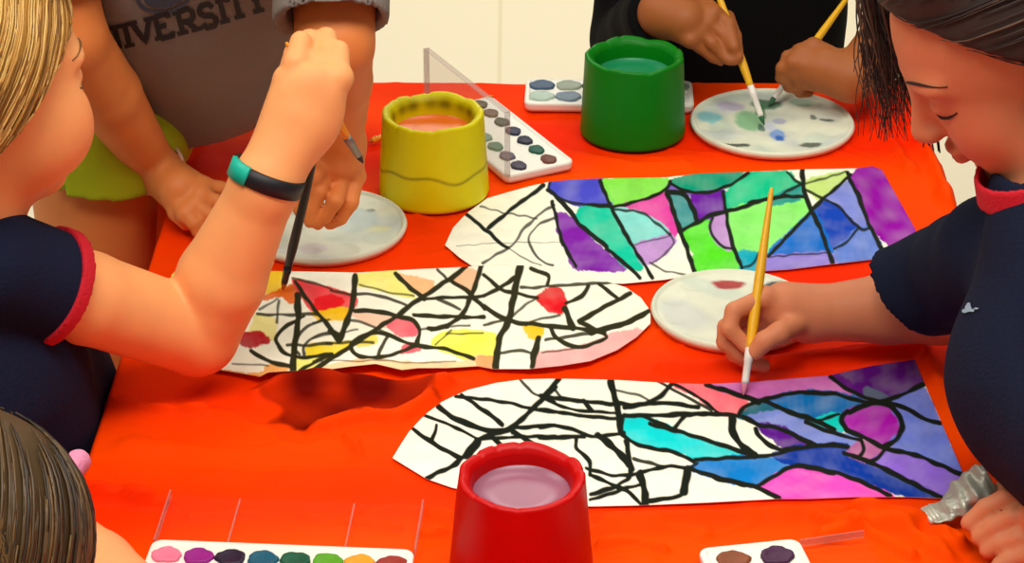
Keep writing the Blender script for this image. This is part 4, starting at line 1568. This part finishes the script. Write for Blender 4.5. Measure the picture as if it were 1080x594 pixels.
def adult():
    root = tag(empty("person", (-.40, 2.02, 0)), "person in a grey lettered shirt and lime shorts leaning over the table's left edge", "person")
    skin = (222, 130, 66)
    shR, shL = Q(28, -92, 1.86), Q(352, -118, 1.84)
    elL = P(72, 40, .225)          # arm at the picture's left
    wrL = P(166, 180, .036)
    wrR = P(357, 152, .125)
    elR = P(353, 46, .255)
    V = Vol(.0026)
    nb = Q(195, -150, 1.88)
    hd = Head(nb + A([.02, -.10, .165]), (.25, -.80, -.55), (0, -.3, 1), .22)
    hd.add(V)
    V.cone(hd.w(-.10, 0, -.25), nb, .052, .056, .03)
    V.cone(nb, Q(188, -44, 1.99), .06, .08, .04)
    V.cone(nb + A([0, 0, -.02]), shR, .05, .05, .04)
    V.cone(nb + A([0, 0, -.02]), shL, .05, .05, .04)
    V.chain([shR, elL], [.047, .036], .02)
    V.chain([elL, elL * .6 + wrL * .4, wrL], [.035, .033, .0215], .02)
    V.chain([shL, elR], [.042, .034], .02)
    V.chain([elR, elR * .65 + wrR * .35, wrR], [.0335, .0315, .0225], .02)
    # hand resting at the table edge
    kn = [P(214, 196, .040), P(212, 206, .036), P(206, 216, .030), P(196, 226, .024)]
    V.cone(wrL, P(190, 200, .036), .0225, .023, .012)
    fg = [[kn[0], P(233, 199, .034), P(241, 208, .020), P(238, 215, .012)],
          [kn[1], P(229, 213, .030), P(238, 222, .016), P(234, 229, .011)],
          [kn[2], P(219, 226, .024), P(227, 234, .012), P(222, 239, .010)],
          [kn[3], P(205, 236, .018), P(212, 242, .011), P(208, 245, .010)]]
    hand(V, wrL, .024, kn, fg, [P(182, 206, .03), P(186, 224, .02), P(196, 236, .012)], .0074)
    # hand holding the dark brush
    kn = [P(338, 172, .108), P(350, 172, .106), P(364, 178, .100), P(375, 186, .094)]
    V.cone(wrR, P(357, 168, .112), .024, .023, .012)
    fg = [[kn[0], P(326, 190, .100), P(321, 208, .086), P(322, 226, .072)],
          [kn[1], P(337, 202, .094), P(329, 220, .078), P(327, 234, .066)],
          [kn[2], P(354, 212, .086), P(343, 228, .070), P(335, 236, .062)],
          [kn[3], P(370, 214, .078), P(359, 230, .064), P(348, 236, .058)]]
    hand(V, wrR, .025, kn, fg, [P(350, 162, .114), P(330, 186, .108), P(317, 206, .090), P(317, 222, .077)], .0074)
    # bare legs below the shorts
    for x, y, fx, fy in ((-.430, 1.985, -.45, 2.0), (-.425, 2.165, -.43, 2.18)):
        V.chain([W3(x + .012, y, .05), W3(x - .005, y + .005, -.26), A([fx, fy, .07])], [.066, .047, .030], .02)
        V.cone(A([fx, fy, .07]), A([fx, fy - .02, .04]), .03, .03, .01)
    V.cone(W3(-.41, 2.07, .05), Q(188, -44, 1.99), .07, .08, .04)
    body = vol_obj("body", V, SKIN("skin_tan"), root, skin_cols(skin, [hd]))
    face_details(hd, root, body, mat("brow_dark", (50, 32, 24), .7))
    # grey shirt
    V = Vol(.004)
    t0, t1, t2 = Q(150, 122, 2.13), Q(192, 66, 2.10), Q(188, -44, 1.99)
    V.cone(t0, t1, .092, .104, .05)
    V.cone(t1, t2, .104, .114, .06)
    V.cone(t2, nb + A([0, .02, -.05]), .112, .080, .05)
    V.cone(t2 + A([-.05, 0, .03]), shR, .085, .056, .05)
    V.cone(t2 + A([.06, 0, .03]), shL, .085, .058, .05)
    axr = unit(elR - shL)
    hemR = P(350, 20, .280)
    V.cone(shL, hemR + axr * .05, .056, .0475, .006, clip=[(hemR, axr)])
    axl = unit(elL - shR)
    hemL = elL - axl * .035
    V.cone(shR, hemL + axl * .05, .056, .048, .006, clip=[(hemL, axl)])
    V.cone(hemR - axr * .012, hemR + axr * .06, .040, .040, .002, sub=True)
    V.cone(hemL - axl * .012, hemL + axl * .06, .041, .041, .002, sub=True)
    V.cone(nb + A([0, -.01, -.01]), nb + A([.01, -.05, .15]), .060, .075, .004, sub=True)
    V.cut(W3(0, 2.0, .045), (.0, .30, -1))
    V.field(wrinkles(.0022, 4, 30))
    v, f = V.surface()
    shirt = np_mesh("shirt", v, f, mat("grey_jersey", (132, 122, 114), .95, spec=.1, bump=.2, bscale=400, var=.05, vscale=200), root)
    tree = bvh_of(v, f)

    def onshirt(px, py):
        d = Vector((Q(px, py, 3.0) - A(EYE))).normalized()
        q, n, _, _ = tree.ray_cast(EYE, d)
        if q is None:
            return None
        if n.dot(d) > 0:
            n = -n
        return A(q + n * .0012)
    # printed lettering across the chest
    ink = mat("black_print", (34, 30, 34), .7)
    slope = math.radians(-14.5)
    mb = MB()
    sx = {'I': .5, 'S': 1, 'V': 1, 'N': 1}

    def stroke(pts, w):
        fine = []
        for a, b in zip(pts[:-1], pts[1:]):
            for k in range(6):
                fine.append((a[0] + (b[0] - a[0]) * k / 6, a[1] + (b[1] - a[1]) * k / 6))
        fine.append(pts[-1])
        L3, R3 = [], []
        for i, p in enumerate(fine):
            a, b = fine[max(i - 1, 0)], fine[min(i + 1, len(fine) - 1)]
            t = A([b[0] - a[0], b[1] - a[1]])
            t = t / (np.linalg.norm(t) + 1e-9)
            n = A([-t[1], t[0]]) * w / 2
            l, r = onshirt(p[0] + n[0], p[1] + n[1]), onshirt(p[0] - n[0], p[1] - n[1])
            if l is None or r is None:
                continue
            L3.append(l)
            R3.append(r)
        if len(L3) < 2:
            return
        vs = L3 + R3
        m = len(L3)
        mb.add(vs, [(i, i + 1, m + i + 1, m + i) for i in range(m - 1)])
    for chn, cx, cy, wid in (('U', 93, 47, 22), ('N', 116, 41, 22), ('I', 134.5, 36.5, 20), ('V', 151, 32, 23), ('E', 172.5, 27, 21), ('R', 197, 21.5, 22),
                             ('S', 219, 16, 20), ('I', 234.5, 11, 20), ('T', 250, 6, 21), ('Y', 270, 0, 22)):
        hgt = 24.0

        def tp(q):
            x, y = q[0] * wid, (q[1] - .5) * hgt
            return (cx + x * math.cos(slope) + y * math.sin(slope) * -1 * -1, cy + x * math.sin(slope) - y * math.cos(slope))
        for st in LETTERS[chn]:
            stroke([tp(q) for q in st], 5.6)
        for s in SERIF[chn]:
            y = s[1] + (.04 if s[1] == 0 else -.04)
            stroke([tp((s[0] - .27, y)), tp((s[0] + .27, y))], 4.2)
    mb.build("lettering", ink, shirt)
    # round printed emblem above the lettering
    mb = MB()
    cx, cy = 174, -7
    for ro, rin, nn in ((1.0, .86, 40), (.74, .12, 40)):
        vo, vi = [], []
        for k in range(nn):
            a = 2 * math.pi * k / nn
            x, y = 31 * math.cos(a), 20 * math.sin(a)
            for lst, rr in ((vo, ro), (vi, rin)):
                q = onshirt(cx + rr * (x * math.cos(slope * .6) + y * .05), cy + rr * (y + x * math.sin(slope * .6)))
                lst.append(q if q is not None else A([0, 0, 0]))
        if all(np.any(q) for q in vo + vi):
            mb.add(vo + vi, [(k, (k + 1) % nn, nn + (k + 1) % nn, nn + k) for k in range(nn)])
    mb.build("emblem", mat("slate_print", (64, 70, 88), .7), shirt)
    # lime shorts
    V = Vol(.004)
    V.ell(W3(-.405, 2.06, .06), (.088, .14, .075), k=.04)
    for x, y in ((-.428, 1.985), (-.422, 2.165)):
        V.cone(W3(x + .012, y, .05), W3(x, y, -.06), .078, .084, .03)
        V.cone(W3(x, y, .05), W3(x, y, -.12), .070, .076, .003, sub=True)
    V.cut(W3(-.43, 1.92, .030), (-.16, .1, -1))
    V.field(wrinkles(.002, 2))
    vol_obj("shorts", V, mat("lime_mesh", (168, 186, 6), .8, bump=.2, bscale=300), root)
    V = hair_cap(hd, .03, .95, -.10)
    vol_obj("hair", V, mat("hair_brown", (70, 46, 30), .55, bump=.5, bscale=40, stretch=(1, 1, .2)), root)
    # beaded bracelet
    ax = unit(wrL - elL)
    c = wrL - ax * .006
    vs, fs, _ = band(c, unit(ax + A([-.05, 0, .1])), .0262, .007, .0034, 48)
    mb = MB()
    mb.add(vs, fs)
    mb.build("bracelet", mat("beige_cord", (222, 176, 150), .6, bump=.6, bscale=300), root)
    for fx, fy in ((-.45, 1.99), (-.43, 2.17)):
        V = Vol(.005)
        V.cone(A([fx, fy, .04]), A([fx + .03, fy - .10, .035]), .040, .033, .02)
        V.cut((0, 0, .001), (0, 0, -1))
        vol_obj("shoe", V, mat("shoe_white", (210, 208, 204), .6), root)


def child_black():
    root = tag(empty("person", (.27, 2.45, 0)), "person in a black shirt at the far table edge dipping two brushes", "person")
    skin = (162, 92, 44)
    V = Vol(.0026)
    hd = Head(W3(.27, 2.33, .47), (0, -.75, -.66), (0, -.5, 1), .20)
    hd.add(V)
    nb = W3(.265, 2.43, .33)
    V.cone(hd.w(-.10, 0, -.25), nb, .045, .05, .03)
    V.cone(nb, W3(.265, 2.46, .18), .06, .09, .05)
    sR, sL = W3(.16, 2.46, .27), W3(.385, 2.44, .28)
    eR, eL = Q(668, 44, 2.42), W3(.455, 2.27, .09)
    wR = P(699, 14, .105)
    wL = P(898, 82, .050)
    V.chain([nb, sR, eR, wR], [.045, .044, .036, .024], .02)
    V.chain([nb, sL, eL], [.045, .044, .036], .02)
    V.chain([eL, eL * .55 + wL * .45, wL], [.036, .034, .024], .02)
    # hand at the picture's left
    kn = [P(752, 14, .112), P(746, 24, .104), P(738, 34, .096), P(728, 42, .090)]
    V.cone(wR, P(722, 22, .104), .025, .024, .012)
    fg = [[kn[0], P(768, 18, .102), P(776, 38, .088), P(779, 60, .074)],
          [kn[1], P(762, 36, .094), P(770, 52, .080), P(775, 64, .070)],
          [kn[2], P(751, 46, .086), P(762, 58, .074), P(769, 64, .070)],
          [kn[3], P(739, 50, .080), P(752, 60, .070), P(760, 64, .067)]]
    hand(V, wR, .025, kn, fg, [P(728, 8, .114), P(748, 8, .114), P(768, 26, .102), P(774, 50, .084)], .0070)
    # hand at the picture's right
    kn = [P(846, 56, .072), P(838, 66, .064), P(838, 76, .052), P(846, 86, .040)]
    V.cone(wL, P(868, 72, .056), .025, .025, .012)
    fg = [[kn[0], P(831, 60, .066), P(826, 72, .056), P(834, 82, .042)],
          [kn[1], P(825, 72, .056), P(824, 82, .044), P(832, 88, .036)],
          [kn[2], P(829, 82, .044), P(832, 91, .032), P(842, 93, .028)],
          [kn[3], P(840, 92, .032), P(844, 97, .022), P(853, 97, .020)]]
    hand(V, wL, .026, kn, fg, [P(872, 56, .070), P(858, 48, .078), P(843, 54, .072), P(835, 64, .062)], .0072)
    body = vol_obj("body", V, SKIN("skin_tan"), root, skin_cols(skin, [hd]))
    face_details(hd, root, body, mat("brow_dark", (50, 32, 24), .7))
    V = Vol(.004)
    V.cone(W3(.265, 2.46, .26), W3(.265, 2.47, .0), .095, .125, .06, flat=(A([0, 1., 0]), .85))
    V.cone(W3(.265, 2.47, .0), W3(.265, 2.48, -.20), .125, .125, .05, flat=(A([0, 1., 0]), .85))
    V.cone(W3(.20, 2.45, .25), sR, .075, .058, .04)
    V.cone(W3(.33, 2.45, .25), sL, .075, .058, .04)
    V.cone(sR, eR, .056, .050, .01)
    axc = unit(wR - eR)
    V.cone(eR, wR, .050, .038, .01, clip=[(wR - axc * .002, axc)])
    axl = unit(eL - sL)
    V.cone(sL, eL + axl * .02, .058, .052, .02, clip=[(eL - axl * .02, axl)])
    V.cone(nb, nb + A([0, -.03, .12]), .05, .06, .004, sub=True)
    V.cut(W3(0, 0, -.21), (0, 0, -1))
    V.field(wrinkles(.002, 7))
    vol_obj("shirt", V, mat("black_cotton", (12, 12, 13), .9, spec=.1, bump=.2, bscale=350), root)
    legs(root, [W3(.20, 2.49, -.22), W3(.33, 2.49, -.22)], [(.19, 2.50), (.34, 2.50)], .085, (34, 36, 48), fwd=(0, -1))
    V = hair_cap(hd, .035, .9, -.10)
    vol_obj("hair", V, mat("hair_brown", (70, 46, 30), .55), root)


def girl():
    root = tag(empty("person", (.50, 1.45, 0)), "dark-haired child in navy shirt bending over the table with a brush", "person")
    skin = (214, 132, 90)
    th = math.radians(34)
    yw = -.07
    hd = Head(P(1050, 183, .238) + A([.002, -.008, .117]), (-math.cos(th), yw, -math.sin(th)), (-math.sin(th), -.02, math.cos(th)), .222, 1.12, 1.05)
    sh = P(1050, 268, .165)
    el = P(992, 322, .048)
    wr = P(852, 331, .042)
    sL = W3(.43, 1.32, .19)
    nb = W3(.416, 1.460, .226)
    V = Vol(.0026)
    hd.add(V)
    V.cone(hd.w(-.12, 0, -.22), nb, .043, .047, .03)
    V.cone(nb, W3(.435, 1.42, .12), .045, .06, .02)
    V.cone(nb + A([0, 0, -.03]), sh, .038, .034, .01)
    V.cone(nb + A([0, 0, -.03]), sL, .038, .036, .01)
    V.chain([sh, el], [.036, .034], .02)
    V.chain([el, el * .6 + wr * .4, wr], [.034, .0305, .0225], .02)
    kn = [P(806, 314, .064), P(802, 325, .052), P(806, 337, .040), P(816, 348, .030)]
    V.cone(wr, P(828, 326, .048), .0235, .024, .012)
    fg = [[kn[0], P(774, 328, .060), P(769, 346, .048), P(788, 366, .032)],
          [kn[1], P(766, 345, .042), P(764, 361, .030), P(782, 376, .018)],
          [kn[2], P(774, 359, .028), P(774, 373, .018), P(791, 383, .011)],
          [kn[3], P(790, 371, .018), P(791, 381, .011), P(805, 386, .009)]]
    hand(V, wr, .0245, kn, fg, [P(848, 338, .042), P(822, 351, .047), P(806, 360, .042), P(797, 371, .032)], .0078)
    # the other hand, at the lower right, closing on the paint tube
    eL, wL = W3(.62, 1.10, .10), P(1140, 536, .050)
    V.chain([sL, eL], [.042, .035], .02)
    V.chain([eL, eL * .5 + wL * .5, wL], [.035, .031, .0235], .02)
    kn = [P(1088, 526, .048), P(1091, 546, .042), P(1095, 566, .034), P(1099, 584, .028)]
    V.cone(wL, P(1112, 548, .046), .0245, .024, .012)
    fg = [[kn[0], P(1062, 526, .046), P(1040, 536, .038), P(1022, 552, .026)],
          [kn[1], P(1068, 546, .040), P(1048, 556, .030), P(1033, 567, .020)],
          [kn[2], P(1075, 568, .030), P(1056, 574, .022), P(1042, 581, .014)],
          [kn[3], P(1082, 586, .022), P(1066, 591, .016), P(1054, 597, .011)]]
    hand(V, wL, .0255, kn, fg, [P(1108, 522, .046), P(1082, 512, .036), P(1058, 520, .022), P(1040, 532, .012)], .0081)
    body = vol_obj("body", V, SKIN("skin_rosy"), root, skin_cols(skin, [hd]))
    face_details(hd, root, body, mat("brow_black", (44, 26, 22), .7), (1,))
    # navy shirt
    hem = P(953, 322, .072)
    V = Vol(.004)
    V.cone(nb + A([.0, .0, .018]), W3(.418, 1.40, .125), .062, .086, .02)
    V.cone(W3(.418, 1.40, .125), W3(.460, 1.36, .085), .086, .081, .03)
    V.cone(W3(.436, 1.32, .12), W3(.48, 1.30, .09), .078, .076, .03)
    V.cone(W3(.48, 1.36, .10), W3(.575, 1.37, -.02), .084, .088, .03)
    V.cone(W3(.57, 1.37, -.02), W3(.595, 1.37, -.16), .100, .104, .05)
    V.cone(nb + A([.01, -.01, -.045]), sh, .056, .046, .02)
    V.cone(nb + A([.01, -.03, -.045]), sL, .056, .050, .02)
    n = unit(hem - (sh * .55 + el * .45)) * .55 + unit(A([-.45, .12, -.55])) * .45
    n = unit(n)
    V.cone(sh, el + A([-.01, 0, .018]), .046, .044, .01, clip=[(hem, n)])
    V.cone(sh * .3 + el * .7 + A([0, 0, .012]), P(925, 316, .072), .046, .040, .012, clip=[(hem, n)])
    V.cone(el, P(900, 322, .055), .035, .0345, .002, sub=True)
    axl = unit(eL - sL)
    hl = sL + axl * .13
    V.cone(sL, hl + axl * .05, .054, .049, .02, clip=[(hl, axl)])
    V.cone(nb + A([-.004, .004, .045]), nb + A([-.04, .02, .12]), .044, .060, .004, sub=True)
    V.cut(W3(0, 0, -.17), (0, 0, -1))
    V.field(wrinkles(.0022, 5))
    v, f = V.surface()
    shirt = np_mesh("shirt", v, f, mat("navy_cotton_plain", (21, 27, 48), .9, spec=.15, bump=.25, bscale=350), root)
    tree = bvh_of(v, f)
    # small pale embroidered emblem on the chest
    mb = MB()
    for dx, dy, rx, ry in ((0, 0, 3.4, 4.2), (-3.6, 3.0, 3.0, 2.2), (4.0, 2.4, 2.6, 1.6), (.5, -4.2, 2.0, 1.6), (8.5, .4, 2.6, .9)):
        ring = []
        for k in range(14):
            a = 2 * math.pi * k / 14
            d = Vector(Q(1021 + dx + rx * math.cos(a), 325 + dy + ry * math.sin(a), 3.) - A(EYE)).normalized()
            q, nn, _, _ = tree.ray_cast(EYE, d)
            if q is None:
                break
            ring.append(A(q - d * .0036))
        if len(ring) == 14:
            mb.add(ring, [tuple(range(13, -1, -1))])
    if mb.v:
        mb.build("emblem", mat("pale_thread", (150, 172, 190), .8), shirt)
    # red collar at the neck
    V = Vol(.0026)
    c0 = nb + A([-.020, .010, .044])
    axn = unit(A([-.45, .06, .88]))
    V.cone(c0 - axn * .012, c0 + axn * .020, .058, .050, .004, clip=[(c0 + axn * .010, axn), (c0 - axn * .010, -axn)])
    V.cone(c0 - axn * .04, c0 + axn * .06, .052, .0445, .002, sub=True)
    vol_obj("collar", V, mat("red_rib", (196, 14, 36), .8), root)
    legs(root, [W3(.60, 1.31, -.22), W3(.60, 1.43, -.22)], [(.61, 1.31), (.61, 1.44)], .075, (34, 36, 48), fwd=(-1, 0))
    # hair: pulled back, with long loose waves on the far side of the face

    def extra(V, h):
        V.ell(h.w(-.40, 0, .05), A((.16, .22, .22)) * h.S, h.M, .08 * h.S)
        V.ell(h.w(.10, 0, .39), A((.22, .28, .12)) * h.S, h.M, .06 * h.S)
    V = hair_cap(hd, .035, 1.05, .035, extra=extra)
    hm = mat("hair_dark", (50, 36, 30), .65, bump=.5, bscale=45, stretch=(1, 1, .2), var=.3, vscale=30)
    hair = vol_obj("hair", V, hm, root)

    def flow(p):
        u = hd.local(p)
        return hd.M @ A([-1.0, .15 * u[1], -.15 - .5 * max(0, -u[0])])
    sm = [mat("strand_dark", (52, 36, 28), .6), mat("strand_brown", (88, 62, 46), .6), mat("strand_black", (30, 21, 18), .6)]
    strands(hd, V, "hair_strands", sm, hair, 700, flow, 12, .010, .0007)
    mb = MB()
    r = np.random.default_rng(12)
    for i in range(230):
        x0 = r.uniform(902, 952)
        x1 = x0 + r.uniform(-2, 16) + (22 if r.random() < .5 else 4)
        y1 = r.uniform(70, 150)
        Y0 = 1.60 + r.uniform(-.02, .05)
        ph, am = r.uniform(0, 6.28), r.uniform(2.0, 6.5)
        pts = []
        for k in range(18):
            t = k / 17
            px = x0 + (x1 - x0) * t ** 1.5 + am * (.25 + t) * math.sin(ph + 10 * t)
            py = -70 + (y1 + 70) * t
            pts.append(Q(px, py, Y0 + .012 * math.sin(ph + 6 * t)))
        rr = r.uniform(.0006, .0013)
        mb.tube(pts, [rr * (1.1 - .8 * k / 17) for k in range(18)], 5, mi=int(r.integers(3)))
    for i in range(46):
        # roots of the loose locks run up over the far side of the head
        a = Q(r.uniform(906, 950), -66, 1.60 + r.uniform(-.02, .05))
        b = hd.w(r.uniform(-.1, .2), -.33, .30 + r.uniform(-.05, .12))
        m = (a + b) / 2 + A([0, .02, .02])
        mb.tube(spline([a, m, b], 6), [.0014] * 13, 6, mi=int(r.integers(3)))
    for i in range(16):
        # the longest locks, curling at their ends beside the chin
        x0, x1, y1 = r.uniform(930, 955), r.uniform(968, 992), r.uniform(140, 160)
        ph = r.uniform(0, 6.28)
        pts = []
        for k in range(26):
            t = k / 25
            cu = 6 * max(0, t - .7) / .3
            pts.append(Q(x0 + (x1 - x0) * t ** 1.3 + 2.5 * math.sin(ph + 9 * t) + .55 * cu * math.cos(ph + 22 * t), -70 + (y1 + 70) * t + .55 * cu * math.sin(ph + 22 * t), 1.60 + .01 * math.sin(ph + 7 * t)))
        mb.tube(pts, [.0012 - .0005 * k / 25 for k in range(26)], 5, mi=int(r.integers(3)))
    mb.build("loose_locks", sm, root)
    # dark bobbles hanging at the ends of the locks
def child_corner():
    root = tag(empty("person", (-.44, 1.08, 0)), "brown-haired child seen from behind in the lower left corner", "person")
    skin = (236, 156, 100)
    hd = Head(P(-50, 616, .158), (.55, .80, -.30), (.1, .1, 1), .205)
    V = Vol(.0028)
    hd.add(V)
    nb = W3(-.40, 1.075, .05)
    V.cone(hd.w(-.12, 0, -.2), nb, .043, .047, .03)
    sR, sL = W3(-.355, .985, .03), W3(-.47, 1.13, .0)
    V.cone(nb, W3(-.44, 1.06, -.08), .05, .07, .02)
    V.cone(nb, sR, .042, .040, .03)
    V.cone(nb, sL, .042, .040, .03)
    e1, w1 = P(100, 668, .055), P(92, 570, .036)
    e1 = P(138, 648, .048)
    V.chain([sR, e1], [.040, .034], .02)
    w1 = P(62, 562, .052)
    V.chain([e1, e1 * .5 + w1 * .5, w1], [.033, .030, .022], .02)
    fd = unit(w1 - e1)
    kn = [w1 + fd * .052 + A([.016, -.012, 0]) * (1.5 - i) / 1.5 for i in range(4)]
    fg = [[k, k + fd * .024, k + fd * .036 + A([0, 0, -.014]), k + fd * .034 + A([0, 0, -.026])] for k in kn]
    hand(V, w1, .023, kn, fg, [w1 + fd * .015 + A([.016, -.012, 0]), w1 + fd * .035 + A([.030, -.024, -.006]), w1 + fd * .058 + A([.030, -.022, -.014])], .0078)
    e2 = W3(-.50, 1.22, -.16)
    V.chain([sL, e2, W3(-.47, 1.36, -.22)], [.040, .033, .024], .02)
    k0 = W3(-.47, 1.36, -.22)
    kn = [k0 + A([-.018 + .012 * i, .05, 0]) for i in range(4)]
    fg = [[k, k + A([0, .024, -.006]), k + A([0, .036, -.020]), k + A([0, .036, -.032])] for k in kn]
    hand(V, k0, .022, kn, fg, [k0 + A([.02, .02, 0]), k0 + A([.036, .036, -.008]), k0 + A([.036, .056, -.014])], .0078)
    body = vol_obj("body", V, SKIN("skin_fair"), root, skin_cols(skin, [hd]))
    face_details(hd, root, body, mat("brow_fair", (120, 80, 40), .7))
    V = Vol(.004)
    V.cone(nb + A([0, 0, -.03]), W3(-.458, 1.06, -.12), .066, .092, .03)
    V.cone(W3(-.458, 1.06, -.12), W3(-.475, 1.06, -.30), .092, .098, .03)
    V.cone(nb + A([-.01, 0, -.03]), sR, .058, .052, .03)
    V.cone(nb + A([-.01, 0, -.03]), sL, .058, .052, .03)
    V.cone(sL, e2, .052, .046, .02, clip=[(sL * .45 + e2 * .55, unit(e2 - sL))])
    ax = unit(e1 - sR)
    V.cone(sR, e1, .052, .047, .02, clip=[(sR + (e1 - sR) * .45, ax)])
    V.cone(nb + A([0, 0, 0]), nb + A([0, 0, .1]), .048, .056, .004, sub=True)
    V.cut(W3(0, 0, -.31), (0, 0, -1))
    vol_obj("shirt", V, mat("plum_cotton", (70, 24, 52), .85, bump=.2, bscale=350), root)
    legs(root, [W3(-.51, 1.0, -.34), W3(-.475, 1.11, -.34)], [(-.51, .99), (-.47, 1.12)], .072, (34, 36, 48), fwd=(.6, .8))

    def extra(V, h):
        V.ell(h.w(-.10, 0, .02), A((.38, .42, .44)) * h.S, h.M, .06 * h.S)
        V.ell(h.w(-.30, 0, -.25), A((.22, .34, .32)) * h.S, h.M, .08 * h.S)
    V = hair_cap(hd, .055, .55, -.22, extra=extra)
    hm = mat("hair_ash", (72, 52, 24), .5, bump=.6, bscale=30, stretch=(1, 1, .2), var=.35, vscale=30)
    hair = vol_obj("hair", V, hm, root)

    def flow(p):
        u = hd.local(p)
        return hd.M @ A([-.35 + .6 * (u[0] < -.2), .9 * u[1], -.9])
    strands(hd, V, "hair_strands", [mat("strand_ash_light", (104, 76, 38), .45), mat("strand_ash", (74, 53, 24), .45), mat("strand_ash_dark", (46, 33, 16), .5)],
            hair, 1300, flow, 12, .010, .0011)
    # pink hair tie showing past the hair
    V = Vol(.0022)
    tv = [A(q.co) + A(world_loc(hair)) for q in hair.data.vertices]
    htree = bvh_of(tv, [tuple(p.vertices) for p in hair.data.polygons])
    c = min((P(70, 504, z) for z in np.linspace(-.05, .32, 60)), key=lambda q: htree.find_nearest(Vector(q))[3])
    for k in range(10):
        a = 2 * math.pi * k / 10
        b2 = 2 * math.pi * (k + 1) / 10
        ex, ey = unit(A([.5, -.3, .8])), unit(A([.3, .95, .1]))
        V.cone(c + .013 * (ex * math.cos(a) + ey * math.sin(a)), c + .013 * (ex * math.cos(b2) + ey * math.sin(b2)), .0062 + .001 * (k % 2), .0062 + .001 * ((k + 1) % 2), .004)
    vol_obj("hair_tie", V, mat("pink_fabric", (216, 130, 160), .8, bump=.4, bscale=200), root)


# ------------------------------------------------------------------ light and camera
def build_light():
    w = bpy.data.worlds.new("World")
    scene.world = w
    w.use_nodes = True
    bg = w.node_tree.nodes["Background"]
    bg.inputs[0].default_value = (1.0, .95, .88, 1)
    bg.inputs[1].default_value = .24

    def area(name, loc, size, power, rot=(0, 0, 0), rgb=(1, .96, .88)):
        l = bpy.data.lights.new(name, 'AREA')
        l.shape = 'RECTANGLE'
        l.size, l.size_y = size
        l.energy = power
        l.color = rgb
        o = bpy.data.objects.new(name, l)
        COL.objects.link(o)
        o.location = loc
        o.rotation_euler = rot
        return o
    area("ceiling_or_fill_light", (.50, 1.0, 2.65), (1.2, .6), 24)
    area("ceiling_or_fill_light", (-.55, .75, 2.65), (1.2, .6), 25)
    area("ceiling_or_fill_light", (-1.5, 2.3, 2.65), (1.2, .6), 16)  # fill lamp added to brighten the leaning person's arm
    area("ceiling_or_fill_light", (.5, 2.6, 2.65), (1.2, .6), 9)
    area("ceiling_or_fill_light", (.2, 5.0, 2.65), (2.4, 1.2), 60)


def build_camera():
    c = bpy.data.cameras.new("camera")
    c.sensor_width = 36
    c.lens = FPX * 36 / 1080
    o = bpy.data.objects.new("camera", c)
    COL.objects.link(o)
    o.location = EYE
    o.rotation_euler = (math.radians(90) - PITCH, 0, 0)
    scene.camera = o


build_room()
build_table()
build_cloth()
build_paintings()
build_cups()
build_palettes()
build_watercolors()
build_brushes()
build_tube()
child_left()
adult()
child_black()
girl()
child_corner()
build_light()
build_camera()
scene.view_settings.view_transform = 'Standard'
scene.view_settings.look = 'None'
scene.view_settings.exposure = 0.0
scene.view_settings.gamma = 1
scene.view_settings.use_curve_mapping = False
